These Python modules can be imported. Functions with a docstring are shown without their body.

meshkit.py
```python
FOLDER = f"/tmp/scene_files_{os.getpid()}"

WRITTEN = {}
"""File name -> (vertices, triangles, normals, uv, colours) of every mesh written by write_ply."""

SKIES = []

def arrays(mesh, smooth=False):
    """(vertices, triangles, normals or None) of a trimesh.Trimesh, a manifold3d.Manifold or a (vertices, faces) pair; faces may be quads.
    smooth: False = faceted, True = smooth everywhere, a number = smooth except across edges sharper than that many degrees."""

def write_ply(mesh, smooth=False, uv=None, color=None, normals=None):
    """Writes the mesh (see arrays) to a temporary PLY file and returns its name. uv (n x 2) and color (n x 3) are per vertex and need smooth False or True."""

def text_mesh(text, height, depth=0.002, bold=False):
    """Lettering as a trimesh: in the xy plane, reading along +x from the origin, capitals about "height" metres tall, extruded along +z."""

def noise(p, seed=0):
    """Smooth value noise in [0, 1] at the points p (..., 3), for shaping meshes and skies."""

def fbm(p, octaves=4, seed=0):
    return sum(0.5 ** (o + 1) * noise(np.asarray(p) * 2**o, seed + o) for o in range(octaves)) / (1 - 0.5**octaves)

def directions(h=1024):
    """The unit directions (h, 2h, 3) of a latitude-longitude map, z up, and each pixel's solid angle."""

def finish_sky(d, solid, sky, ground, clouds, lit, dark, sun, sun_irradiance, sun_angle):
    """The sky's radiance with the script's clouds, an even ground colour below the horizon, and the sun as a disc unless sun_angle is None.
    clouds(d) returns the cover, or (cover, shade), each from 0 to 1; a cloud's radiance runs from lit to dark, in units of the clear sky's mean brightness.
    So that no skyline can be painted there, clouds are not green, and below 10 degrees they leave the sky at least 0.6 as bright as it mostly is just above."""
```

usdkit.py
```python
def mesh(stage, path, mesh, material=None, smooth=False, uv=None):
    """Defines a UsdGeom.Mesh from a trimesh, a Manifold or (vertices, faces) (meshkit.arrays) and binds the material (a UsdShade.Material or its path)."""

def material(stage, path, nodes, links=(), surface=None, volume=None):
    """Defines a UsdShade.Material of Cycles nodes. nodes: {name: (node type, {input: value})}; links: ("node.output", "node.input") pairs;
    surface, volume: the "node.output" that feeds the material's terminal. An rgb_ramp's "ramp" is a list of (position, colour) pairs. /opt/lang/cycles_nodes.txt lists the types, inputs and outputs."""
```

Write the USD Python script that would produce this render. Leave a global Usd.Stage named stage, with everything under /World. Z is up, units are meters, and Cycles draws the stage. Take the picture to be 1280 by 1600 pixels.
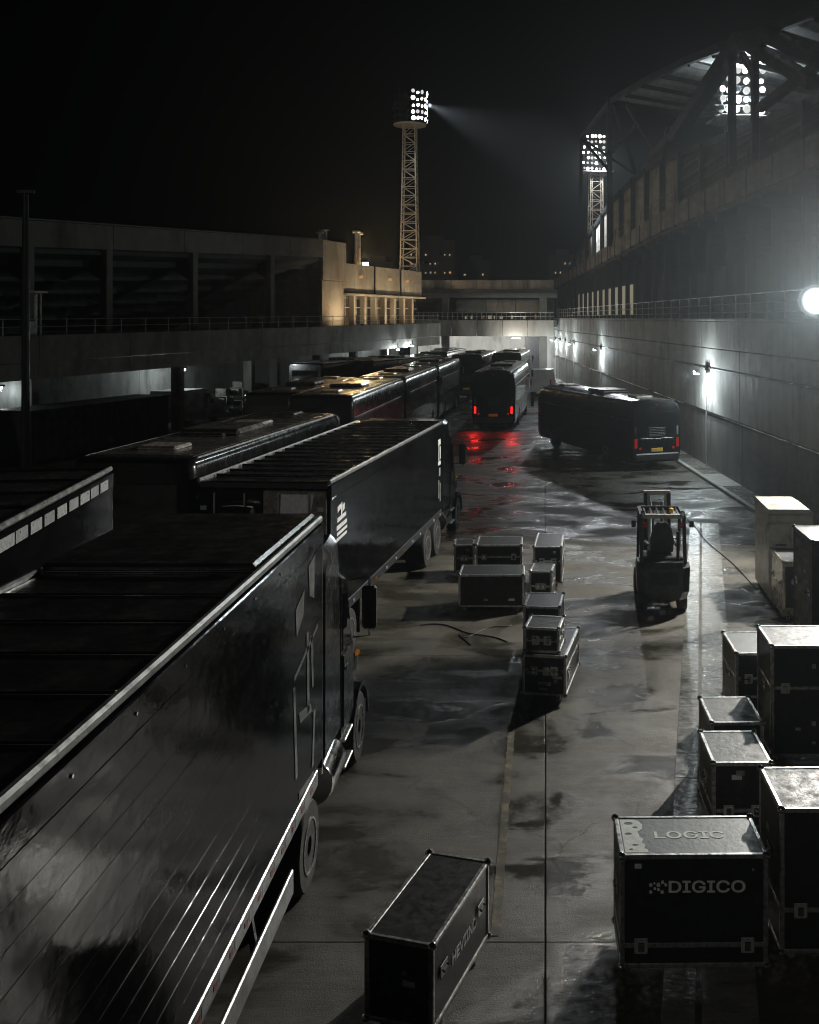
import math, random
import numpy as np, trimesh, usdkit, meshkit
import manifold3d as m3
from pxr import Usd, UsdGeom, UsdLux, UsdShade, Gf, Sdf

rng = random.Random(7)
stage = Usd.Stage.CreateInMemory()
UsdGeom.SetStageUpAxis(stage, 'Z')
UsdGeom.SetStageMetersPerUnit(stage, 1.0)
UsdGeom.Xform.Define(stage, '/World')
UsdGeom.Scope.Define(stage, '/World/Looks')

# ------------------------------------------------------------------ camera, sky, front fill, exposure
EYE = 6.4
cam = UsdGeom.Camera.Define(stage, '/World/camera')
cam.AddTranslateOp().Set((0, 0, EYE))
cam.AddRotateXOp().Set(90)
cam.CreateHorizontalApertureAttr(24.0)
cam.CreateVerticalApertureAttr(30.0)
cam.CreateFocalLengthAttr(30.0)
cam.CreateHorizontalApertureOffsetAttr(-(852 - 640) / 1280 * 24)
cam.CreateVerticalApertureOffsetAttr((497 - 800) / 1280 * 24)
cam.CreateClippingRangeAttr((0.05, 3000))
cam.CreateExposureAttr(-0.8)

FILL_DIR = Gf.Vec3d(-0.35, -0.8, 0.45).GetNormalized()  # direction of the added fill, from behind the camera
SKY_STRENGTH = 0.00003
dome = UsdLux.DomeLight.Define(stage, '/World/sky')
dome.GetPrim().SetCustomDataByKey('kind', 'structure')
skym = usdkit.material(stage, '/World/Looks/night_sky', {
    's': ('sky_texture', {'sky_type': 'single_scattering', 'sun_disc': False,
                          'sun_elevation': math.asin(FILL_DIR[2]), 'sun_rotation': math.atan2(FILL_DIR[0], FILL_DIR[1])}),
    'b': ('background_shader', {'strength': SKY_STRENGTH})}, [('s.color', 'b.color')], surface='b.background')
UsdShade.MaterialBindingAPI.Apply(dome.GetPrim()).Bind(skym)


def aim(prim, pos, direction):
    z = -np.array(direction, float)
    z /= np.linalg.norm(z)
    up = np.array([0, 0, 1.0]) if abs(z[2]) < 0.95 else np.array([0, 1.0, 0])
    x = np.cross(up, z); x /= np.linalg.norm(x)
    y = np.cross(z, x)
    m = Gf.Matrix4d(*x, 0, *y, 0, *z, 0, *map(float, pos), 1)
    UsdGeom.Xformable(prim).AddTransformOp().Set(m)


fill_light = UsdLux.DistantLight.Define(stage, '/World/front_fill')  # unseen source added as a weak fill on surfaces facing the camera
fill_light.CreateIntensityAttr(0.075)
fill_light.CreateNormalizeAttr(True)
fill_light.CreateAngleAttr(0.5)
fill_light.CreateColorAttr(Gf.Vec3f(1, 0.95, 0.88))
aim(fill_light, (0, 0, 60), [-c for c in FILL_DIR])


def lamp_light(path, pos, watts, color=(1, 1, 1), radius=0.08, target=None, cone=None, soft=0.3):
    """A lamp's own light, at the lamp. target and cone (half angle, degrees) make it a spot."""
    l = UsdLux.SphereLight.Define(stage, path)
    l.CreateIntensityAttr(watts)
    l.CreateNormalizeAttr(True)
    l.CreateRadiusAttr(radius)
    l.CreateColorAttr(Gf.Vec3f(*color))
    if target is not None:
        s = UsdLux.ShapingAPI.Apply(l.GetPrim())
        s.CreateShapingConeAngleAttr(cone)
        s.CreateShapingConeSoftnessAttr(soft)
        aim(l, pos, np.subtract(target, pos))
    else:
        l.AddTranslateOp().Set(Gf.Vec3d(*map(float, pos)))
    return l


COOL = (0.86, 0.975, 1.0)
WHITE = (1.0, 0.975, 0.93)
WARM = (1.0, 0.66, 0.30)
TARGETS = {}

# ------------------------------------------------------------------ mesh helpers
class MB:
    def __init__(self):
        self.v, self.f, self.n = [], [], 0

    def raw(self, v, f):
        v = np.asarray(v, float); f = np.asarray(f, int)
        if f.shape[1] == 4:
            f = np.vstack([f[:, [0, 1, 2]], f[:, [0, 2, 3]]])
        self.v.append(v); self.f.append(f + self.n); self.n += len(v)
        return self

    def add(self, m):
        if hasattr(m, 'to_mesh'):
            q = m.to_mesh(); return self.raw(q.vert_properties[:, :3], q.tri_verts)
        return self.raw(m.vertices, m.faces)

    def box(self, x0, x1, y0, y1, z0, z1):
        v = [(x, y, z) for z in (z0, z1) for y in (y0, y1) for x in (x0, x1)]
        f = [(0, 2, 3, 1), (4, 5, 7, 6), (0, 1, 5, 4), (2, 6, 7, 3), (0, 4, 6, 2), (1, 3, 7, 5)]
        return self.raw(v, f)

    def cbox(self, x0, x1, y0, y1, z0, z1, b=0.02):
        b = min(b, (x1 - x0) * .45, (y1 - y0) * .45, (z1 - z0) * .45)
        pts = []
        for sx in (0, 1):
            for sy in (0, 1):
                for sz in (0, 1):
                    c = np.array([(x0, x1)[sx], (y0, y1)[sy], (z0, z1)[sz]])
                    d = np.array([1 - 2 * sx, 1 - 2 * sy, 1 - 2 * sz]) * b
                    for k in range(3):
                        q = c + d; q[k] = c[k]; pts.append(q)
        return self.add(trimesh.convex.convex_hull(np.array(pts)))

    def hull(self, pts):
        return self.add(trimesh.convex.convex_hull(np.array(pts, float)))

    def bar(self, p0, p1, w, h=None):
        """A square bar from p0 to p1."""
        p0, p1 = np.array(p0, float), np.array(p1, float)
        h = h or w
        t = p1 - p0; t /= np.linalg.norm(t)
        a = np.cross(t, [0, 0, 1.0] if abs(t[2]) < .95 else [0, 1.0, 0]); a /= np.linalg.norm(a)
        b = np.cross(a, t)
        v = [p + a * sa * w / 2 + b * sb * h / 2 for p in (p0, p1) for sb in (-1, 1) for sa in (-1, 1)]
        f = [(0, 1, 3, 2), (4, 6, 7, 5), (0, 4, 5, 1), (2, 3, 7, 6), (0, 2, 6, 4), (1, 5, 7, 3)]
        return self.raw(v, f)

    def tube(self, pts, r, n=8):
        p = np.asarray(pts, float)
        t = np.gradient(p, axis=0); t /= np.linalg.norm(t, axis=1, keepdims=True) + 1e-12
        ref = np.where(np.abs(t[:, 2:]) < .9, [0, 0, 1.0], [1.0, 0, 0])
        a = np.cross(t, ref); a /= np.linalg.norm(a, axis=1, keepdims=True) + 1e-12
        b = np.cross(t, a)
        ang = np.arange(n) * 2 * np.pi / n
        rr = np.broadcast_to(r, (len(p),))[:, None, None]
        v = (p[:, None] + rr * (np.cos(ang)[None, :, None] * a[:, None] + np.sin(ang)[None, :, None] * b[:, None])).reshape(-1, 3)
        f = []
        for i in range(len(p) - 1):
            for j in range(n):
                k = (j + 1) % n
                f.append((i * n + j, (i + 1) * n + j, (i + 1) * n + k, i * n + k))
        v = np.vstack([v, p[0], p[-1]])
        tri = []
        for q in f:
            tri += [(q[0], q[1], q[2]), (q[0], q[2], q[3])]
        c0, c1 = len(v) - 2, len(v) - 1
        L = (len(p) - 1) * n
        for j in range(n):
            k = (j + 1) % n
            tri += [(c0, j, k), (c1, L + k, L + j)]
        return self.raw(v, tri)

    def lathe(self, prof, center, axis='x', n=20):
        """prof: (radius, along) closed by caps at its ends."""
        ang = np.arange(n) * 2 * np.pi / n
        v = []
        for r, h in prof:
            for t in ang:
                c, s = r * math.cos(t), r * math.sin(t)
                v.append({'x': (h, c, s), 'y': (c, h, s), 'z': (c, s, h)}[axis])
        f = []
        for i in range(len(prof) - 1):
            for j in range(n):
                k = (j + 1) % n
                f += [(i * n + j, i * n + k, (i + 1) * n + k), (i * n + j, (i + 1) * n + k, (i + 1) * n + j)]
        v = np.array(v)
        c0 = len(v); v = np.vstack([v, v[:n].mean(0), v[-n:].mean(0)])
        L = (len(prof) - 1) * n
        for j in range(n):
            k = (j + 1) % n
            f += [(c0, k, j), (c0 + 1, L + j, L + k)]
        f = np.array(f)
        if axis == 'y':
            f = f[:, ::-1]
        return self.raw(v + np.array(center, float), f)

    def loft(self, rings):
        rings = [np.array(r, float) for r in rings]
        n = len(rings[0]); v = np.vstack(rings); f = []
        for i in range(len(rings) - 1):
            for j in range(n):
                k = (j + 1) % n
                f += [(i * n + j, i * n + k, (i + 1) * n + k), (i * n + j, (i + 1) * n + k, (i + 1) * n + j)]
        c0 = len(v); v = np.vstack([v, rings[0].mean(0), rings[-1].mean(0)])
        L = (len(rings) - 1) * n
        for j in range(n):
            k = (j + 1) % n
            f += [(c0, k, j), (c0 + 1, L + j, L + k)]
        return self.raw(v, f)

    def get(self):
        return np.vstack(self.v), np.vstack(self.f)

    def tm(self):
        v, f = self.get()
        m = trimesh.Trimesh(v, f, process=False)
        return m

    def man(self):
        v, f = self.get()
        m = trimesh.Trimesh(v, f, process=True)
        trimesh.repair.fix_normals(m)
        return m3.Manifold(m3.Mesh(np.asarray(m.vertices, np.float32), np.asarray(m.faces, np.uint32)))


used = {}


def unique(parent, name):
    k = used.get((parent, name), 0)
    used[(parent, name)] = k + 1
    return f'{parent}/{name}' if k == 0 else f'{parent}/{name}_{k:03d}'


def P(parent):
    return '/World' if parent is None else (parent if isinstance(parent, str) else str(parent.GetPath()))


def obj(name, mesh, mat, parent=None, smooth=False, label=None):
    path = unique(P(parent), name)
    if isinstance(mesh, MB):
        mesh = mesh.get()
    usdkit.mesh(stage, path, mesh, mat, smooth)
    pr = stage.GetPrimAtPath(path)
    if label:
        pr.SetCustomDataByKey('label', label)
    return pr


def tag(pr, label=None, cat=None, group=None, kind=None):
    for k, v in (('label', label), ('category', cat), ('group', group), ('kind', kind)):
        if v:
            pr.SetCustomDataByKey(k, v)
    return pr


def thing(name, label, cat, loc=(0, 0, 0), rotz=0, group=None, kind=None):
    x = UsdGeom.Xform.Define(stage, unique('/World', name))
    x.AddTranslateOp().Set(Gf.Vec3d(*map(float, loc)))
    x.AddRotateZOp().Set(float(rotz))
    return tag(x.GetPrim(), label, cat, group, kind)


def dup(src, label, loc, rotz, group=None):
    was = src.GetCustomData()
    name = src.GetName().rstrip('0123456789').rstrip('_')
    r = thing(name, label, was['category'], loc, rotz, group or was.get('group'))
    r.GetReferences().AddInternalReference(src.GetPath())
    r.SetInstanceable(True)
    tag(r, label, was['category'], group or was.get('group'))
    return r


def sub(parent, name, loc=None):
    x = UsdGeom.Xform.Define(stage, unique(P(parent), name))
    if loc is not None:
        x.AddTranslateOp().Set(Gf.Vec3d(*map(float, loc)))
    return x.GetPrim()


# ------------------------------------------------------------------ materials
def surf(name, base, rough=.5, metal=0., var=.25, scale=3., rvar=.1, bump=0., bscale=40., stretch=(1, 1, 1), ior=1.5, coat=0., world=False, second=None, tint=None):
    """Principled surface whose colour, gloss and relief vary with noise. second: (colour, noise scale, low, high) blends in a stain."""
    base = np.array(base, float)
    n = {'tc': ('geometry', {}) if world else ('texture_coordinate', {}),
         'mp': ('mapping', {'mapping_type': 'point', 'scale': stretch}),
         'n1': ('noise_texture', {'scale': scale, 'detail': 6., 'roughness': .6}),
         'r1': ('rgb_ramp', {'ramp': [(.3, base * (1 - var)), (.7, base * (1 + var))]}),
         'n2': ('noise_texture', {'scale': scale * 2.3 + .7, 'detail': 5., 'roughness': .65}),
         'rr': ('map_range', {'from_min': .3, 'from_max': .7, 'to_min': max(.02, rough - rvar), 'to_max': min(1, rough + rvar), 'clamp': True}),
         'p': ('principled_bsdf', {'metallic': metal, 'ior': ior, 'coat_weight': coat, 'coat_roughness': .06})}
    l = [('tc.position' if world else 'tc.object', 'mp.vector'), ('mp.vector', 'n1.vector'), ('mp.vector', 'n2.vector'), ('n1.fac', 'r1.fac'),
         ('n2.fac', 'rr.value'), ('rr.result', 'p.roughness')]
    col = 'r1.color'
    if second is not None:
        c2, s2, lo, hi = second
        n['n3'] = ('noise_texture', {'scale': s2, 'detail': 7., 'roughness': .62})
        n['m3'] = ('map_range', {'from_min': lo, 'from_max': hi, 'to_min': 0., 'to_max': 1., 'clamp': True})
        n['x3'] = ('mix', {'mix_type': 'mix', 'color2': c2})
        l += [('mp.vector', 'n3.vector'), ('n3.fac', 'm3.value'), ('m3.result', 'x3.fac'), (col, 'x3.color1')]
        col = 'x3.color'
    l.append((col, 'p.base_color'))
    if bump:
        n['nb'] = ('noise_texture', {'scale': bscale, 'detail': 4., 'roughness': .6})
        n['b'] = ('bump', {'strength': 1., 'distance': bump})
        l += [('mp.vector', 'nb.vector'), ('nb.fac', 'b.height'), ('b.normal', 'p.normal')]
    return usdkit.material(stage, '/World/Looks/' + name, n, l, surface='p.BSDF')


def glow(name, color, strength):
    return usdkit.material(stage, '/World/Looks/' + name, {'e': ('emission', {'color': color, 'strength': strength})}, surface='e.emission')


def hot_lens(name, color, hot, edge, radius):
    """A reflector lamp: brightest at its centre, dimmer towards the rim of the dish."""
    n = {'t': ('texture_coordinate', {}), 'l': ('vector_math', {'math_type': 'length'}),
         'm': ('map_range', {'from_min': 0., 'from_max': radius, 'to_min': 1., 'to_max': 0., 'clamp': True}),
         'w': ('math', {'math_type': 'power', 'value2': 3.2}), 's': ('math', {'math_type': 'multiply_add', 'value2': hot, 'value3': edge}),
         'e': ('emission', {'color': color})}
    return usdkit.material(stage, '/World/Looks/' + name, n, [('t.object', 'l.vector1'), ('l.value', 'm.value'), ('m.result', 'w.value1'), ('w.value', 's.value1'), ('s.value', 'e.strength')], surface='e.emission')


def yard_material():
    """Wet concrete: damp, puddled and dry patches, cement streaks, fine aggregate relief."""
    n = {'g': ('geometry', {}),
         'mp': ('mapping', {'mapping_type': 'point', 'scale': (.6, 1.0, 1.)}),
         'mstr': ('mapping', {'mapping_type': 'point', 'scale': (.35, 2.2, 1.)}),
         'nw': ('noise_texture', {'scale': .8, 'detail': 9., 'roughness': .58, 'distortion': .4}),
         'wet': ('map_range', {'from_min': .44, 'from_max': .60, 'to_min': 0., 'to_max': 1., 'clamp': True}),
         'nc': ('noise_texture', {'scale': 1.1, 'detail': 9., 'roughness': .68}),
         'rc': ('rgb_ramp', {'ramp': [(.25, (.028, .026, .021)), (.5, (.058, .053, .041)), (.75, (.096, .087, .067))]}),
         'ns': ('noise_texture', {'scale': 1.6, 'detail': 6., 'roughness': .7}),
         'rs': ('rgb_ramp', {'ramp': [(.3, (.72, .72, .72)), (.65, (1.1, 1.1, 1.1))]}),
         'mul': ('mix', {'mix_type': 'multiply', 'fac': 1.}),
         'mw': ('mix', {'mix_type': 'mix', 'color2': (.02, .019, .016)}),
         'wf': ('math', {'math_type': 'multiply', 'value2': .62}),
         'nr': ('noise_texture', {'scale': 7., 'detail': 6., 'roughness': .7}),
         'ra': ('map_range', {'from_min': .3, 'from_max': .7, 'to_min': .5, 'to_max': .72, 'clamp': True}),
         'rmix': ('mix_float', {'b': .12}),
         'nb': ('noise_texture', {'scale': 55., 'detail': 5., 'roughness': .7}),
         'nb2': ('noise_texture', {'scale': 3.2, 'detail': 6., 'roughness': .6}),
         'dst': ('map_range', {'from_min': 0., 'from_max': 1., 'to_min': .010, 'to_max': .006}),
         'b': ('bump', {'strength': 1.}),
         'b2': ('bump', {'strength': .8, 'distance': .009}),
         'nd': ('noise_texture', {'scale': 1.3, 'detail': 5.}),
         'vm': ('vector_math', {'math_type': 'multiply_add', 'vector2': (.9, .9, .9)}),
         'vo': ('voronoi_texture', {'feature': 'distance_to_edge', 'scale': .21}),
         'ck': ('map_range', {'from_min': 0., 'from_max': .006, 'to_min': .25, 'to_max': 1., 'clamp': True}),
         'nt': ('noise_texture', {'scale': .5, 'detail': 2.}),
         'ct': ('map_range', {'from_min': .46, 'from_max': .56, 'to_min': 1., 'to_max': 0., 'clamp': True}),
         'cm': ('math', {'math_type': 'maximum'}),
         'mk': ('mix', {'mix_type': 'multiply', 'fac': 1.}),
         'p': ('principled_bsdf', {'ior': 1.42})}
    l = [('g.position', 'nd.vector'), ('nd.color', 'vm.vector1'), ('g.position', 'vm.vector3'), ('vm.vector', 'vo.vector'), ('vo.distance', 'ck.value'),
         ('g.position', 'nt.vector'), ('nt.fac', 'ct.value'), ('ck.result', 'cm.value1'), ('ct.result', 'cm.value2'), ('cm.value', 'mk.color2'), ('mw.color', 'mk.color1'),
         ('g.position', 'mp.vector'), ('g.position', 'mstr.vector'), ('mp.vector', 'nw.vector'), ('nw.fac', 'wet.value'),
         ('g.position', 'nc.vector'), ('nc.fac', 'rc.fac'), ('mstr.vector', 'ns.vector'), ('ns.fac', 'rs.fac'),
         ('rc.color', 'mul.color1'), ('rs.color', 'mul.color2'), ('wet.result', 'wf.value1'), ('wf.value', 'mw.fac'),
         ('mul.color', 'mw.color1'), ('mk.color', 'p.base_color'),
         ('g.position', 'nr.vector'), ('nr.fac', 'ra.value'), ('ra.result', 'rmix.a'), ('wet.result', 'rmix.fac'), ('rmix.result', 'p.roughness'),
         ('g.position', 'nb.vector'), ('nb.fac', 'b.height'), ('wet.result', 'dst.value'), ('dst.result', 'b.distance'),
         ('mstr.vector', 'nb2.vector'), ('nb2.fac', 'b2.height'), ('b2.normal', 'b.normal'), ('b.normal', 'p.normal')]
    return usdkit.material(stage, '/World/Looks/wet_concrete', n, l, surface='p.BSDF')


M = {}
M['yard'] = yard_material()
M['earth'] = surf('earth', (.03, .03, .026), .8, world=True, scale=.2)
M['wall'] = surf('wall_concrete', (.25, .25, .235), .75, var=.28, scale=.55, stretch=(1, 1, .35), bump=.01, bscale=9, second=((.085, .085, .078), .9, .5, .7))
M['wall_low'] = surf('shaded_stained_concrete', (.09, .092, .088), .6, var=.35, scale=.5, stretch=(1, 1, .4), bump=.008, bscale=9, second=((.035, .036, .034), .3, .45, .65))  # wet stains plus the shade under the ledge, both in the darker colour
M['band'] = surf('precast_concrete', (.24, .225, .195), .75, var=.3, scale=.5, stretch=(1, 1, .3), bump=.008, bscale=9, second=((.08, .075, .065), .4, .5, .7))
M['parapet'] = surf('weathered_concrete', (.19, .17, .15), .8, var=.35, scale=.6, stretch=(1, 1, .25), bump=.008, bscale=8, second=((.06, .055, .05), .5, .5, .68))
M['plaster'] = surf('ochre_render', (.38, .32, .235), .8, var=.25, scale=.5, stretch=(1, 1, .35), second=((.2, .14, .08), .4, .52, .72))
M['stand_dark'] = surf('shaded_concrete', (.026, .028, .028), .8, var=.4, scale=.6, stretch=(1, 1, .4))  # gloom inside the stands put into a near black base colour
M['left_concrete'] = surf('darkened_concrete', (.12, .105, .09), .8, var=.35, scale=.5, stretch=(1, 1, .3), second=((.04, .036, .03), .5, .5, .7))  # base colour darkened to offset lamp light reaching the left stand
M['dark_concrete'] = surf('dark_concrete', (.09, .088, .08), .8, var=.3, scale=.6, stretch=(1, 1, .4))
M['kerb'] = surf('kerb_concrete', (.24, .24, .225), .45, var=.3, scale=2.5, bump=.006, bscale=30)
M['gutter'] = surf('gutter_concrete', (.15, .15, .14), .2, var=.35, scale=2.2, ior=1.75, rvar=.14, bump=.012, bscale=11, stretch=(1, 1.6, 1), world=True, second=((.05, .05, .046), 1.1, .52, .62))
M['paint_line'] = surf('faded_yellow_paint', (.16, .138, .088), .5, var=.5, scale=6, second=((.055, .052, .042), 4, .40, .56))
M['white_line'] = surf('worn_white_paint', (.3, .3, .27), .5, var=.4, scale=6, second=((.1, .1, .09), 4, .42, .6))
M['steel'] = surf('dark_steel', (.03, .032, .034), .45, .6, var=.3, scale=5)
M['galv'] = surf('galvanised_steel', (.42, .42, .40), .45, .5, var=.25, scale=4)
M['mast'] = surf('mast_paint', (.55, .53, .47), .55, var=.2, scale=4)
M['roof_sheet'] = surf('roof_sheeting', (.22, .23, .235), .55, var=.25, scale=.6, stretch=(3, 1, 1))
M['black'] = surf('black_vehicle_paint', (.004, .0044, .005), .2, var=.4, scale=2, rvar=.07, ior=1.55, coat=.25, bump=.0012, bscale=1.6)
M['black_plank'] = surf('black_trailer_panel', (.004, .0043, .0045), .11, var=.4, scale=2, rvar=.05, ior=1.15, coat=.0, bump=.005, bscale=3.5, stretch=(1, .6, 1))
M['black_roof'] = surf('black_roof_sheet', (.010, .011, .011), .24, var=.5, scale=1.5, rvar=.12, ior=1.7, bump=.004, bscale=2.2)
M['coach_roof'] = surf('coach_roof_paint', (.03, .029, .026), .24, var=.4, scale=1.6, rvar=.12, ior=1.8, bump=.003, bscale=2.5)
M['glass'] = surf('tinted_glass', (.003, .0035, .004), .05, var=.2, rvar=.03, ior=1.6, coat=.3)
M['dusty_glass'] = surf('dusty_glass', (.004, .0045, .005), .34, var=.2, rvar=.08, ior=1.4)
M['alu'] = surf('aluminium_trim', (.52, .53, .52), .33, .9, var=.25, scale=6, rvar=.12, bump=.0015, bscale=30)
M['alu_dull'] = surf('oxidised_aluminium', (.24, .25, .25), .38, .8, var=.4, scale=5, rvar=.12)
M['chrome'] = surf('chrome', (.7, .7, .69), .1, 1., var=.1, rvar=.05)
M['rim'] = surf('polished_rim', (.6, .6, .59), .25, .9, var=.2, scale=9, rvar=.1)
M['rubber'] = surf('tyre_rubber', (.012, .012, .012), .65, var=.3, scale=8)
M['caster'] = surf('grey_caster_tread', (.10, .10, .10), .5, var=.3, scale=9)
M['plastic'] = surf('black_plastic', (.012, .012, .013), .6, var=.3, scale=6)
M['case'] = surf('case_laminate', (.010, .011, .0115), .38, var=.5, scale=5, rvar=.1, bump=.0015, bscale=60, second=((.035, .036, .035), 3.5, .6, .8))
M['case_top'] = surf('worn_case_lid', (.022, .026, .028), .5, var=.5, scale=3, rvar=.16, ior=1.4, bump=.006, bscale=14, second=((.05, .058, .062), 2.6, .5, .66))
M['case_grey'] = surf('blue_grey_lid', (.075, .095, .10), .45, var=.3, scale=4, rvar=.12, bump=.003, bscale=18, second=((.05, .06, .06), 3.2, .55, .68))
M['white_steel'] = surf('white_painted_steel', (.36, .36, .31), .35, var=.2, scale=3, rvar=.1, second=((.16, .14, .1), 2.4, .53, .72))
M['silver'] = surf('dented_silver_sheet', (.42, .40, .35), .28, .75, var=.3, scale=3, rvar=.12, bump=.012, bscale=5)
M['print'] = surf('white_print_and_reflection', (.62, .63, .63), .55, var=.2, scale=20)
M['print_dim'] = surf('worn_print', (.22, .23, .23), .6, var=.5, scale=18)
M['reflection_faint'] = surf('faint_reflection', (.10, .105, .105), .35, var=.7, scale=7)  # pale tone of the reflection painted on the foreground trailer
M['tape'] = surf('torn_label', (.56, .6, .58), .6, var=.2, scale=12)
M['reflector_white'] = surf('white_reflective_tape', (.22, .23, .23), .4, var=.3, scale=8)
M['reflector_red'] = surf('red_reflective_tape', (.16, .015, .015), .4, var=.3, scale=8)
M['maroon'] = surf('dark_maroon_paint', (.03, .006, .006), .18, var=.3, rvar=.06, ior=1.7, coat=.6)
M['fork'] = surf('forklift_grey', (.022, .025, .025), .35, var=.3, scale=4, rvar=.1)
M['seat'] = surf('black_vinyl', (.012, .012, .012), .5, scale=8)
M['cable'] = surf('black_cable', (.012, .012, .012), .5, scale=8)
M['hill'] = surf('dark_wooded_hill', (.016, .018, .016), .9, world=True, scale=.05)
M['city'] = surf('city_block', (.05, .05, .055), .8, scale=.1)
M['box_black'] = surf('matt_black_sheet', (.008, .0085, .0085), .55, scale=2)
M['van'] = surf('grey_van_paint', (.32, .32, .31), .3, var=.15, scale=2, coat=.3)
M['crate'] = surf('grey_gear', (.3, .3, .28), .5, var=.4, scale=3)
M['plate'] = surf('yellow_plate', (.5, .3, .04), .45, var=.15, scale=10)
M['wood'] = surf('weathered_planks', (.3, .26, .2), .6, var=.3, scale=4, stretch=(6, 1, 1))
G = {}
G['lamp'] = glow('lamp_lens', COOL, 25)
G['flood'] = hot_lens('flood_lens', COOL, 160., .22, .40)
G['mast_lens'] = glow('mast_lens', WHITE, 5)
G['mast_hot'] = glow('mast_lens_hot', WHITE, 14)
G['mast_dim'] = glow('mast_lens_dim', WHITE, 1.2)
G['tail'] = glow('tail_lamp', (1, .015, .012), 3.2)
G['tail_dim'] = glow('tail_lamp_dim', (1, .03, .015), .35)
G['red_off'] = surf('red_lens', (.25, .01, .01), .2, rvar=.05)
G['amber'] = glow('amber_marker', (1, .35, .05), .25)
G['plate_lit'] = glow('lit_plate', (1, .25, .03), .12)
G['win_warm'] = glow('lit_window_warm', (1, .7, .36), .9)
G['win_cool'] = glow('lit_window_cool', (.85, .92, 1), .4)
G['win_room'] = glow('lit_room', (1, .88, .62), .36)
G['win_amber'] = glow('lit_window_amber', (1, .5, .18), .8)
G['shop'] = glow('lit_shopfront', (1, .6, .26), .12)

# ------------------------------------------------------------------ ground
gl = MB()
gl.raw([(-248, -38, -.06), (248, -38, -.06), (248, 418, -.06), (-248, 418, -.06)], [(0, 1, 2, 3)])
tag(obj('ground', gl, M['earth']), kind='structure')
yard = UsdGeom.Xform.Define(stage, '/World/yard').GetPrim()
tag(yard, kind='structure')
xs = [-40, -27, -13.5, 0, 12]
ys = [-7.3 + 8.9 * k for k in range(15)]
for a in range(len(xs) - 1):
    for b in range(len(ys) - 1):
        dz = rng.uniform(-.002, .002)
        q = MB()
        q.cbox(xs[a] + .008, xs[a + 1] - .008, ys[b] + .0025, ys[b + 1] - .0025, -.05, dz, .006)
        obj('concrete_slab', q, M['yard'], yard)
# drain strip crossing the yard at a slant: a wet gutter of precast lengths either side of a slot
drain = thing('drain_channel', 'wet pale drain channel with a dark slot running past the forklift', 'drain', (2.45, 16.2, 0), -8.7, kind=None)
for k in range(8):
    y0, y1 = -8.0 + 3 * k, -8.0 + 3 * k + 2.985
    for x0, x1 in ((-.34, -.03), (.03, .55)):
        q = MB(); q.cbox(x0, x1, y0, y1, -.03, .006, .004)
        obj('gutter_stone', q, M['gutter'], drain)
q = MB(); q.box(-.03, .03, -8, 15.98, -.03, -.008); obj('slot', q, M['steel'], drain)
# painted line
for (x0, x1, y0, y1, mt, nm, lb) in ((-.57, -.47, 10.6, 16.6, 'paint_line', 'painted_line', 'faded yellow painted line left of the long floor joint'),):
    q = MB(); n = 30
    for k in range(n):
        ya, yb = y0 + (y1 - y0) * k / n, y0 + (y1 - y0) * (k + 1) / n
        w = rng.uniform(-.012, .012)
        q.raw([(x0 + w, ya, .0065), (x1 + w, ya, .0065), (x1 - w, yb, .0065), (x0 - w, yb, .0065)], [(0, 1, 2, 3)])
    tag(obj(nm, q, M[mt]), lb, 'line', kind='structure')

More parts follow.
